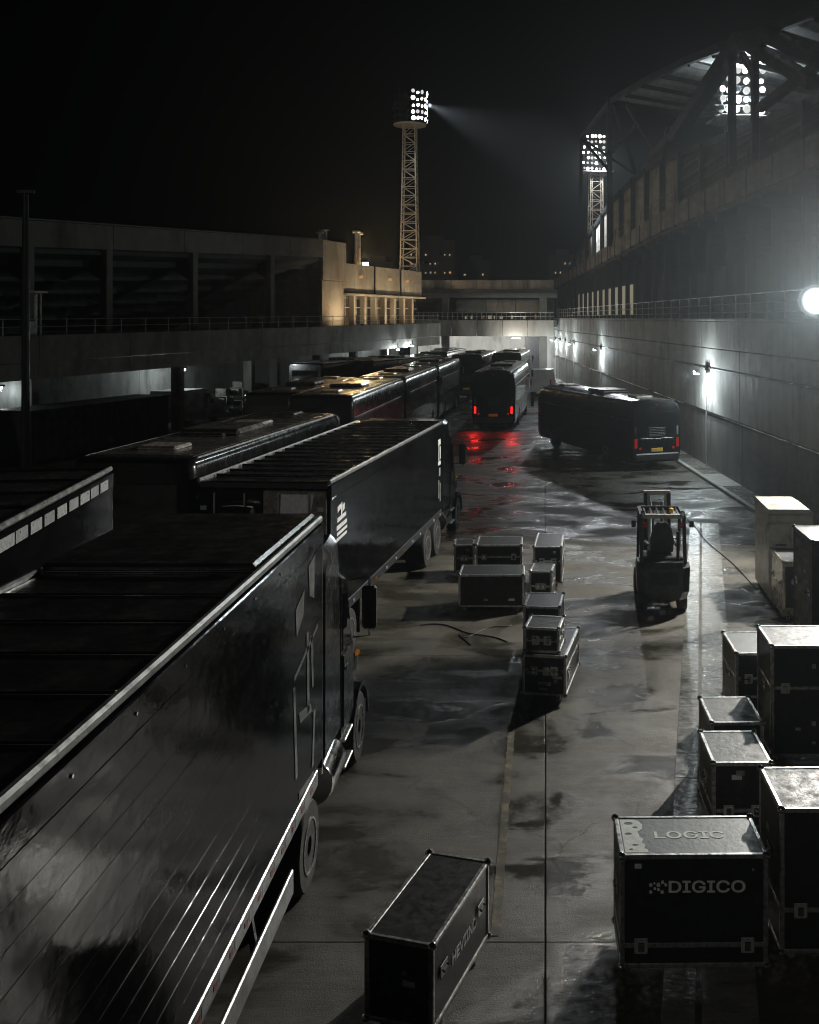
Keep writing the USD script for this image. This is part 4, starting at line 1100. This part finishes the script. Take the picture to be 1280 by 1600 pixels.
# coach seen from behind, brake lamps lit
cc = make_bus('coach', 'tall black coach seen from behind with bright red tail lamps', (-2.96, 58.5, 0), -2.6, 14, 2.5, 3.4, lit=2, plate=G['plate_lit'])
for s in (-1, 1):
    lamp_light(P(cc) + f'/tail_light{"_001" if s > 0 else ""}', (s * 1.05, -.12, 1.1), 34, (1, .02, .015), .06, target=(s * 1.05, -1.5, 0), cone=42, soft=.9)
make_bus('coach', 'black coach turned sideways in the yard beside the right wall lamp', (4.71, 43.15, 0), 21.2, 11.2, 2.36, 2.95, lit=1)
c3 = make_bus('coach', 'black coach with roof hatches parked left of the ribbed trailer', (-7.98, 19.75, 0), -5.14, 10, 2.5, 3.7, group=None, hatches=4, boxy=True)
for k in range(7):   # blotchy pale panels painted as window reflections along the cant rail
    y = .3 + 1.35 * k
    q = MB(); q.cbox(1.235, 1.262, y, y + rng.uniform(.5, .9), 3.05, 3.3, .006); obj('reflection_patch', q, M['reflector_white'], c3)
rowA = make_bus('parked_coach', 'nearest coach of the parked line, its roof lit amber', (-8.44, 38.35, 0), -1.6, 11.8, 2.5, 3.5, group='coaches parked in the left line', boxy=True)
dup(rowA, 'second coach of the parked line, nose to tail behind the amber roofed one', (-8.1, 50.6, 0), -1.6)
dup(rowA, 'third coach of the parked line, just right of the slanted coach', (-7.75, 62.9, 0), -1.6)
dup(rowA, 'low coach parked left of the amber roofed coach, by the left wall', (-11.3, 42.45, -.2), -1.6)
dup(rowA, 'coach parked at a slant beneath the two far wall lamps', (-12.95, 70.45, 0), -19)
dup(rowA, 'coach parked leftmost under the far end of the left wall', (-15.6, 66.5, 0), -17)
dup(rowA, 'far coach ahead of the slanted coach, near the end wall', (-9.6, 87.5, 0), -4)
dup(rowA, 'far coach in the middle lane by the end wall', (-6.2, 80.5, 0), -3)
dup(rowA, 'far coach ahead of the coach with red tail lamps', (-3.2, 84.5, 0), -3)


def make_van(label, loc, rotz, paint='van'):
    t = thing('van', label, 'van', loc, rotz)
    pr = [(0, .35), (4.9, .35), (4.95, .95), (4.4, 1.15), (3.7, 1.95), (3.2, 2.12), (.1, 2.15), (0, 1.9)]
    P3 = []
    for s in (-1, 1):
        for y, z in pr:
            P3.append((s * (.93 - .12 * max(0, z - 1.1)), y, z))
    q = MB(); q.hull(P3); obj('body', q, M[paint], t, 20)
    q = MB(); q.hull([(s * x, y, z) for s in (-1, 1) for x, y, z in ((.78, 4.36, 1.2), (.72, 3.75, 1.93), (.78, 4.40, 1.2), (.72, 3.79, 1.93))]); obj('windscreen', q, M['glass'], t)
    for s in (-1, 1):
        q = MB(); q.hull([(s * (x + e), y, z) for e in (0, .02) for x, y, z in ((.91, 3.0, 1.2), (.91, 4.05, 1.2), (.84, 3.55, 1.8), (.84, 3.0, 1.85))]); obj('side_window', q, M['glass'], t)
        q = MB(); q.cbox(s * .93 - .02, s * .93 + .02, 3.1, 3.25, 1.0, 1.04, .005); obj('handle', q, M['plastic'], t)
        for y in (.95, 3.95):
            wheel(t, s * .9, y, .34, .22, s)
        q = MB(); q.cbox(s * .7 - .12, s * .7 + .12, 4.88, 4.97, .7, .9, .03); obj('headlight', q, M['chrome'], t)
        q = MB(); q.cbox(s * .8 - .06, s * .8 + .06, -.02, .05, .9, 1.4, .02); obj('tail_lamp', q, G['red_off'], t)
    return t
vx, vy, _ = lw(-2.0, 60.9, 0)
make_van('light grey van standing in the lit bay of the left wall', (vx, vy, 0), LW['rotz'])
make_van('pale van parked far off under the last right wall lamps', (-.35, 84, 0), -4)

# long black box body parked before the left wall
t = thing('box_container', 'long low black container standing against the left wall', 'container', lw(1.05, 46.0, 0), LW['rotz'])
for k in range(18):
    q = MB(); q.cbox(1.0, 1.06, .3 + .52 * k, .3 + .52 * k + .5, .25, 2.2, .015); obj('side_panel', q, M['box_black'], t)
q = MB(); q.box(-1.0, .99, .2, 9.8, .2, 2.3); obj('body', q, M['box_black'], t)
q = MB(); q.cbox(-1.03, 1.08, .15, 9.85, 2.3, 2.4, .03); obj('roof', q, M['box_black'], t)
for y in (.5, 5, 9.3):
    q = MB(); q.cbox(-.9, .9, y - .15, y + .15, 0, .2, .02); obj('support', q, M['steel'], t)


# ------------------------------------------------------------------ forklift, seen from behind
t = thing('forklift', 'dark counterbalance forklift seen from behind in the middle of the yard', 'forklift', (2.55, 22.0, 0), -2)
q = MB()
pts = []
for z, y, hw in ((.32, .06, .50), (.5, .0, .56), (1.02, .0, .58), (1.12, .08, .55)):
    for s in (-1, 1):
        pts += [(s * hw, y + .14, z), (s * (hw - .16), y, z), (s * hw, .62, z)]
q.hull(pts); obj('counterweight', q, M['fork'], t, 20)
q = MB(); q.cbox(-.3, .3, -.015, .05, .66, .92, .02); g = obj('radiator_opening', q, M['plastic'], t)
for k in range(5):
    q = MB(); q.cbox(-.27, .27, -.022, -.01, .69 + .045 * k, .705 + .045 * k, .003); obj('louvre', q, M['steel'], g)
q = MB(); q.cbox(-.52, .52, .64, 1.75, .38, .78, .05); obj('chassis', q, M['fork'], t)
q = MB(); q.cbox(-.47, .47, .3, .95, 1.125, 1.2, .03); obj('engine_hood', q, M['plastic'], t)
q = MB(); q.cbox(-.24, .24, .62, 1.1, 1.2, 1.32, .04); s_ = obj('seat', q, M['seat'], t)
q = MB(); q.hull([(x, y, z) for (hw, y0, y1, z) in ((.24, .52, .66, 1.26), (.26, .46, .60, 1.5), (.2, .42, .54, 1.8), (.1, .41, .52, 1.92)) for x in (-hw, hw) for y in (y0, y1)]); obj('backrest', q, M['seat'], t, 40)
for s in (-1, 1):
    q = MB(); q.cbox(s * .33 - .05, s * .33 + .05, .55, .95, 1.36, 1.44, .03); obj('armrest', q, M['seat'], t)
    q = MB(); q.bar((s * .47, .14, 1.1), (s * .46, .32, 2.06), .075); obj('guard_post', q, M['steel'], t)
    q = MB(); q.bar((s * .47, 1.68, .7), (s * .46, 1.3, 2.06), .065); obj('guard_post', q, M['steel'], t)
    q = MB(); q.cbox(s * .40 - .055, s * .40 + .055, .23, .30, 1.84, 1.96, .02); obj('tail_lamp', q, G['red_off'], t)
    q = MB(); q.cbox(s * .43 - .05, s * .43 + .05, .24, .36, 2.09, 2.2, .02); obj('work_lamp', q, M['chrome'], t)
    wheel(t, s * .53, .5, .26, .2, s, bright=False)
    wheel(t, s * .55, 1.62, .33, .26, s, bright=False)
    q = MB(); q.bar((s * .27, 1.98, .1), (s * .27, 1.98, 2.32), .09, .13); obj('mast_rail', q, M['steel'], t)
    q = MB(); q.bar((s * .19, 2.0, .15), (s * .19, 2.0, 2.25), .05, .09); obj('mast_inner_rail', q, M['galv'], t)
    q = MB(); q.hull([(s * .22 + x, y, z) for x in (-.06, .06) for y, z in ((2.1, .06), (2.1, .12), (3.1, .06), (3.1, .075))]); q.box(s * .22 - .06, s * .22 + .06, 2.08, 2.13, .06, .6); obj('fork_arm', q, M['steel'], t)
    q = MB(); q.tube([(s * .1, 1.95, .3), (s * .1, 1.95, 2.1)], .035); obj('lift_cylinder', q, M['chrome'], t)
    q = MB(); q.tube([(s * .47, .3, 1.95), (s * .6, .36, 1.95)], .012, 5); q.cbox(s * .63 - .05, s * .63 + .05, .34, .37, 1.83, 1.98, .015); obj('mirror', q, M['plastic'], t)
for z in (.2, 1.2, 2.3):
    q = MB(); q.bar((-.31, 2.03, z), (.31, 2.03, z), .07, .1); obj('mast_crossbar', q, M['galv'] if z > 2 else M['steel'], t)
for z in (.35, .6):
    q = MB(); q.bar((-.42, 2.1, z), (.42, 2.1, z), .05, .08); obj('carriage_bar', q, M['steel'], t)
for a_, b_ in (((-.46, .32, 2.08), (.46, .32, 2.08)), ((-.46, 1.3, 2.08), (.46, 1.3, 2.08)), ((-.46, .32, 2.08), (-.46, 1.3, 2.08)), ((.46, .32, 2.08), (.46, 1.3, 2.08))):
    q = MB(); q.bar(a_, b_, .08, .09); obj('guard_frame', q, M['galv'] if a_[1] == b_[1] == .32 else M['steel'], t)
for k in range(6):
    x = -.36 + .144 * k
    q = MB(); q.bar((x, .36, 2.08), (x, 1.26, 2.08), .035); obj('guard_bar', q, M['steel'], t)
q = MB(); q.tube([(0, 1.45, .8), (0, 1.28, 1.35)], .03); obj('steering_column', q, M['steel'], t)
q = MB(); a_ = np.linspace(0, 2 * math.pi, 17); q.tube([(.17 * math.cos(x), 1.27 + .06 * math.sin(x), 1.38 + .16 * math.sin(x)) for x in a_], .016, 6); obj('steering_wheel', q, M['plastic'], t)
q = MB(); q.lathe([(.0, 2.13), (.05, 2.13), (.05, 2.22), (.0, 2.24)], (.2, .5, 0), 'z', 12); obj('beacon', q, M['plate'], t)
q = MB(); q.tube([(.33, .3, 1.1), (.33, .3, 1.75)], .035); obj('exhaust', q, M['steel'], t)

# ------------------------------------------------------------------ flight cases
def make_case(label, x, y, rotz, W, D, H, z=0., lid='case_top', split=.28, casters=True, trim='alu', latches=2, name='flight_case', cat='case', group=None, body='case', handles=True, side_latch=0):
    """x, y: the middle of the front bottom edge."""
    a = math.radians(rotz)
    t = thing(name, label, cat, (x, y, z), rotz, group)
    c = .13 if casters else .0
    w = W / 2
    e, k_ = .045, .010
    zb = c
    # panels
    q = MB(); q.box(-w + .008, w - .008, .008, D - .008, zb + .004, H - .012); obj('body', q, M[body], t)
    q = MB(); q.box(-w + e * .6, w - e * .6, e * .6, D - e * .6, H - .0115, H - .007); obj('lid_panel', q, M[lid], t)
    def tr(*b):
        q = MB(); q.cbox(*b, .009); obj('edge_trim', q, M[trim], t)
    for zz0, zz1 in ((zb, zb + e), (H - e, H)):
        tr(-w + .03, w - .03, -.004, e, zz0, zz1); tr(-w + .03, w - .03, D - e, D + .004, zz0, zz1)
        tr(-w - .004, -w + e, .03, D - .03, zz0, zz1); tr(w - e, w + .004, .03, D - .03, zz0, zz1)
    for sx in (-1, 1):
        for yy in (0, D):
            y0, y1 = (-.003, e) if yy == 0 else (D - e, D + .003)
            x0, x1 = (-w - .003, -w + e) if sx < 0 else (w - e, w + .003)
            tr(x0, x1, y0, y1, zb + .03, H - .03)
            for zz in (zb + .012, H - .012):
                q = MB(); q.add(trimesh.creation.icosphere(1, .042)); m_ = q.get()
                obj('corner', (m_[0] * [1, 1, .9] + [sx * (w - .012), yy + (.012 if yy == 0 else -.012), zz], m_[1]), M['chrome'] if trim == 'alu' else M[trim], t, True)
    if split:
        zs = zb + split * (H - zb) if split > 0 else H + split
        for (x0, x1, y0, y1) in ((-w + e, w - e, -.003, .012), (-w + e, w - e, D - .012, D + .003), (-w - .003, -w + .012, e, D - e), (w - .012, w + .003, e, D - e)):
            q = MB(); q.cbox(x0, x1, y0, y1, zs - .024, zs + .024, .006); obj('lid_trim', q, M[trim], t)
        for j in range(latches):
            xx = (-w + .2) + (W - .4) * j / max(1, latches - 1) if latches > 1 else 0
            for yy, s in ((0, -1), (D, 1)):
                q = MB(); q.cbox(xx - .065, xx + .065, min(yy, yy + s * .014), max(yy, yy + s * .014), zs - .075, zs + .075, .008); l = obj('latch', q, M['galv'], t)
                if s < 0:
                    q = MB(); q.cbox(xx - .03, xx + .03, -.026, -.012, zs - .05, zs + .04, .008); obj('latch_key', q, M['chrome'], l)
                    for bx in (-.05, 0, .05):
                        for bz in (-.06, .06):
                            q = MB(); q.lathe([(.008, -.013), (.005, -.019)], (xx + bx, 0, zs + bz), 'y', 6); obj('rivet', q, M['chrome'], l)
    if handles:
        zh = zb + .55 * (H - zb)
        for s in (-1, 1):
            for yy in ((D * .17, D * .83) if D > 1.1 else (D * .5,)):
                x0, x1 = (w, w + .008) if s > 0 else (-w - .008, -w)
                q = MB(); q.cbox(x0, x1, yy - .085, yy + .085, zh - .06, zh + .06, .003); h = obj('handle_dish', q, M['galv'], t)
                q = MB(); q.tube([(s * (w + .012), yy - .055, zh + .02), (s * (w + .03), yy - .05, zh), (s * (w + .03), yy + .05, zh), (s * (w + .012), yy + .055, zh + .02)], .009, 6); obj('handle', q, M['plastic'], h)
        zh = zb + (.62 if split != .28 else .14) * (H - zb)
        for xx in (-w * .5, w * .5):
            if D < 1.2 and W > .9:
                continue
            q = MB(); q.cbox(xx - .085, xx + .085, -.007, .001, zh - .055, zh + .055, .003); h = obj('handle_dish', q, M['steel'], t)
            q = MB(); q.tube([(xx - .055, -.012, zh + .02), (xx - .05, -.028, zh), (xx + .05, -.028, zh), (xx + .055, -.012, zh + .02)], .009, 6); obj('handle', q, M['plastic'], h)
    if label.startswith('console') is False:
        cr = random.Random(label)
        for k in range(cr.randint(2, 4)):
            xx, zz = cr.uniform(-w + .14, w - .2), cr.uniform(zb + .12, H - .14)
            ww, hh = cr.uniform(.04, .13), cr.uniform(.03, .07)
            q = MB(); q.box(xx, xx + ww, .003, .0068, zz, zz + hh); obj('sticker', q, M[cr.choice(['print_dim', 'print_dim', 'tape', 'steel'])], t)
        for k in range(2):
            yy, zz = cr.uniform(.15, D - .3), cr.uniform(zb + .15, H - .2)
            q = MB(); q.box(-w + .002, -w + .0068, yy, yy + cr.uniform(.05, .14), zz, zz + .06); obj('sticker', q, M['print_dim'], t)
    if casters:
        for sx in (-1, 1):
            for yy in (.12, D - .12):
                xx = sx * (w - .14)
                q = MB(); q.cbox(xx - .05, xx + .05, yy - .05, yy + .05, .105, .129, .006); q.cbox(xx - .032, xx - .024, yy - .025, yy + .04, .04, .11, .003); q.cbox(xx + .024, xx + .032, yy - .025, yy + .04, .04, .11, .003); cst = obj('caster', q, M['galv'], t)
                q = MB(); q.lathe([(.03, -.02), (.05, -.018), (.05, .018), (.03, .02)], (xx, yy + .02, .0505), 'x', 14); obj('wheel', q, M['caster'], cst, 40)
    return t

CG = 'flight cases standing about the yard'
# the console case with lettering
dc = make_case('console flight case lettered DIGICO with a scuffed blue grey lid', 1.44, 9.88, .8, 1.43, .78, 1.22, lid='case_grey', split=.20, latches=2, group=CG, handles=True)
m = front_text('DIGICO', .108, -.265, -.0075 + .008, .86, True, 1.34); obj('lettering', m, M['print'], dc)
for (x, z, s) in ((-.42, .93, .034), (-.38, .895, .026), (-.345, .93, .04), (-.305, .955, .034), (-.345, .885, .03), (-.42, .862, .032), (-.31, .862, .036), (-.275, .93, .03), (-.385, .945, .02)):
    q = MB(); q.hull([(x + a * s / 2, y, z + b * s / 2) for y in (.001, .009) for a, b in ((-1, -.4), (-.4, -1), (1, -.5), (.5, 1), (-.8, .9))]); obj('emblem_dot', q, M['print'], dc)
q = MB(); q.box(-.575, -.51, .002, .009, 1.09, 1.135); obj('sticker', q, M['tape'], dc)
q = MB(); q.box(.56, .58, .002, .009, 1.06, 1.08); obj('sticker', q, M['print_dim'], dc)
vs = [(-.66, .06), (-.43, .06), (-.44, .12), (-.47, .14), (-.45, .2), (-.48, .25), (-.46, .32), (-.49, .36), (-.5, .46), (-.45, .52), (-.44, .6), (-.47, .68), (-.52, .71), (-.66, .715)]
from shapely.geometry import Polygon as SPoly
pg = SPoly(vs).buffer(0)
for hx, hy, hr in ((-.55, .2, .02), (-.6, .42, .025), (-.52, .55, .018), (-.58, .63, .03), (-.6, .12, .014)):
    pg = pg.difference(SPoly([(hx + hr * math.cos(a) * 1.6, hy + hr * math.sin(a)) for a in np.arange(0, 6.2, .9)]))
e = trimesh.creation.extrude_polygon(pg, .0025, engine='earcut')
obj('torn_label', (np.array(e.vertices) + [0, 0, 1.2135], np.array(e.faces)), M['tape'], dc)
m = top_text('LOGIC', .13, -.36, .33, 1.2132, True, 1.25); obj('stencil', m, M['tape'], dc)

# case with side lettering, lower left
sc = make_case('long black flight case at an angle, lettered down its side', -1.30, 9.06, -16.2, .66, 1.48, .90, lid='case', split=0, group=CG)
m = side_text('HEVIIND', .10, .46, .44, .3215 + .003, True, 1.1); obj('lettering', m, M['print'], sc)
# right hand column
make_case('scuffed flight case in the right group, behind the lettered console case', 2.42, 12.55, 1.0, .74, .98, .95, group=CG)
make_case('half hidden flight case behind the scuffed one, with a shadowed lid', 2.60, 13.85, 1, .72, .95, .93, group=CG)
make_case('tall flight case at the right edge beside the lettered console case', 2.83, 10.1, .5, 1.02, .95, 1.56, group=CG, split=.3)
make_case('upright flight case with pale lid left of the tallest right stack', 3.30, 15.95, 1, .66, 1.1, 1.18, lid='case_grey', group=CG, split=.62)
make_case('tallest black flight case in the right group with a scuffed lid', 3.72, 14.62, 0, .98, .98, 1.72, group=CG, split=.62)
make_case('very tall black equipment case cut off by the right edge', 5.35, 18.6, 0, 1.0, 1.4, 2.35, lid='case', group=CG, split=.5, body='box_black', trim='steel')
# middle row, near to far
m6 = make_case('lower case of the middle stack, pale marks on its side', -.02, 17.0, -9.5, .74, 1.62, .80, lid='case', split=.62, group=CG)
m = side_text('CL', .12, .95, .5, .366, True, 1.1); obj('side_mark', m, M['print_dim'], m6)
q = MB(); q.hull([(x, y, z) for x in (.362, .374) for y, z in ((.25, .3), (.42, .55), (.5, .5), (.45, .3))]); obj('side_mark', q, M['print_dim'], m6)
for (x0, x1, z0, z1, mt) in ((-.28, -.1, .48, .56, 'print_dim'), (.12, .3, .5, .57, 'steel'), (-.02, .08, .47, .6, 'print'), (-.1, .08, .32, .36, 'print_dim'), (.04, .12, .3, .36, 'tape'), (-.08, .06, .22, .26, 'print_dim'), (.14, .3, .42, .46, 'print_dim')):
    q = MB(); q.cbox(x0, x1, -.012, .004, z0, z1, .004); obj('label_plate', q, M[mt], m6)
make_case('small rounded black case resting on the middle stack', -.06, 17.12, -8, .60, .72, .42, z=.80, lid='case_top', split=.5, casters=False, group=CG, latches=2)
make_case('tall black case just behind the middle stack, with round lid marks', -.06, 18.6, -5, .68, .95, 1.16, lid='case', split=.6, group=CG)
make_case('small scuffed case just before the farthest case of the middle row', -.10, 22.65, -6, .50, .8, .80, lid='case_top', split=.5, group=CG)
make_case('case in the middle row farthest from the camera, behind a smaller one', .06, 24.2, -3, .68, 1.5, 1.0, lid='case', split=.6, group=CG)
make_case('wide black trunk on casters left of the middle row', -1.17, 22.2, 0, 1.42, .92, .83, lid='case', split=0, group=CG, latches=0)
make_case('second wide trunk standing behind the wide trunk on casters', -1.13, 25.0, 0, 1.12, 1.0, .86, lid='case', split=.6, group=CG)
make_case('low black box at the left of the second wide trunk', -2.0, 25.3, 4, .5, .7, .8, lid='case', split=.5, group=CG)

# white cabinet and silver trunk by the wall
t = thing('cabinet', 'tall white steel cabinet with double doors near the right wall', 'cabinet', (5.52, 22.95, 0), -1.5)
q = MB(); q.cbox(-.5, .5, .03, 1.75, .1, 2.0, .02); obj('body', q, M['white_steel'], t)
q = MB(); q.hull([(x, y, z) for x, y, z in ((-.53, .0, 2.001), (.53, .0, 2.001), (-.53, 1.78, 2.001), (.53, 1.78, 2.001), (-.5, .05, 2.1), (.42, .05, 2.1), (-.5, 1.72, 2.1), (.36, 1.72, 2.1))]); obj('top', q, M['white_steel'], t)
for s in (-1, 1):
    q = MB(); q.cbox(-.46 if s < 0 else .012, -.012 if s < 0 else .46, .0, .034, .2, 1.78, .012); d = obj('door', q, M['white_steel'], t)
    q = MB(); q.cbox(s * .08 - .02, s * .08 + .02, -.03, .0, .9, 1.1, .008); obj('handle', q, M['chrome'], d)
    q = MB(); q.box(s * .23 - .12, s * .23 + .12, -.006, .002, 1.3, 1.33); obj('slot', q, M['steel'], d)
    for y in (.2, 1.5):
        q = MB(); q.cbox(s * .4 - .06, s * .4 + .06, y, y + .14, 0, .1, .02); obj('foot', q, M['steel'], t)
q = MB(); q.cbox(-.48, .48, -.0, .03, 1.82, 1.97, .01); obj('header', q, M['white_steel'], t)
sl_ = make_case('dented silver trunk with a dark mesh lid, before the white cabinet', 5.42, 21.55, -1.5, .84, 1.25, 1.28, lid='case_top', split=0, name='metal_trunk', cat='trunk', body='silver', trim='silver', latches=0, group=None)
q = MB(); q.cbox(-.36, .36, -.014, .006, .3, 1.16, .01); obj('front_panel', q, M['plastic'], sl_)
for (x, z, r) in ((-.18, .85, .07), (.12, .7, .09), (-.05, .5, .06)):
    q = MB(); q.lathe([(r, -.016), (r * .8, -.05), (.01, -.055)], (x, 0, z), 'y', 14); obj('gauge', q, M['galv'], sl_, 40)
t = thing('pallet', 'weathered plank pallet lying before the silver trunk', 'pallet', (5.15, 19.9, 0), 6)
for k in range(6):
    q = MB(); q.cbox(-.4 + .14 * k, -.29 + .14 * k, 0, 1.15, .11, .135, .006); obj('plank', q, M['wood'], t)
for y in (.0, .52, 1.05):
    q = MB(); q.cbox(-.4, .41, y, y + .1, 0, .108, .008); obj('bearer', q, M['wood'], t)

# gear in the lit bays of the left wall
def gear(label, lx, ly, W, D, H, tiers, cat='equipment'):
    t = thing('equipment_rack', label, cat, lw(lx, ly, 0), LW['rotz'] + rng.uniform(-8, 8))
    for sx in (-1, 1):
        for sy in (0, 1):
            q = MB(); q.bar((sx * W / 2, sy * D, 0), (sx * W / 2, sy * D, H), .05); obj('post', q, M['galv'], t)
    for k in range(tiers):
        z = .25 + (H - .3) * k / max(1, tiers - 1)
        q = MB(); q.cbox(-W / 2, W / 2, 0, D, z, z + .04, .01); obj('shelf', q, M['galv'], t)
        y = .08
        while y < D - .25:
            dd = rng.uniform(.2, .5); hh = rng.uniform(.15, .5)
            q = MB(); q.cbox(-W / 2 + .06, W / 2 - rng.uniform(.06, .25), y, min(D - .04, y + dd), z + .042, z + .042 + hh, .03); obj('box', q, M[rng.choice(['crate', 'plastic', 'white_steel', 'plastic', 'silver'])], t)
            y += dd + rng.uniform(.04, .2)
gear('open rack loaded with pale and black boxes beside the grey van', -.9, 65.2, .9, 2.2, 1.6, 3)
gear('second open rack of boxes right of the first in the lit bay', -1.6, 68.2, .9, 2.4, 1.9, 3)
gear('cluttered trolley under the leftmost bay lamp', -.7, 47.4, 1.0, 1.3, 1.25, 2)

# cables lying on the concrete
def cable(label, pts, r=.018):
    p = np.array(pts, float)
    tt = np.linspace(0, len(p) - 1, len(p) * 8)
    from scipy.interpolate import CubicSpline
    cs = CubicSpline(np.arange(len(p)), p)
    xy = cs(tt)
    q = MB(); q.tube(np.column_stack([xy, np.full(len(xy), r)]), r, 6)
    tag(obj('cable', q, M['cable'], smooth=50), label, 'cable')
cable('black cable lying along the yard from the forklift to the white cabinet', [(4.45, 33.5), (4.6, 31), (4.62, 29.2), (4.85, 27), (4.95, 25.2), (5.0, 24.2)], .016)
cable('loose black cable snaking left of the middle stack', [(-2.6, 21.3), (-2.0, 21.25), (-1.6, 20.8), (-1.2, 20.6), (-.75, 20.2)], .012)
cable('short loop of black cable left of the middle row', [(-1.75, 20.75), (-1.5, 20.6), (-1.2, 21.1), (-.9, 21.2), (-.7, 21.35)], .01)
cable('short stub of black cable left of the tall middle case', [(-1.72, 20.6), (-1.6, 20.35), (-1.45, 20.0)], .012)

# ------------------------------------------------------------------ damp night air
HAZE = 0.0003
hm = usdkit.material(stage, '/World/Looks/damp_air', {'v': ('principled_volume', {'color': (.86, .93, .97), 'density': HAZE, 'anisotropy': .76})}, volume='v.volume')
q = MB(); q.box(-250, 250, -40, 420, -1.2, 48)
tag(obj('haze', q, hm), kind='stuff')
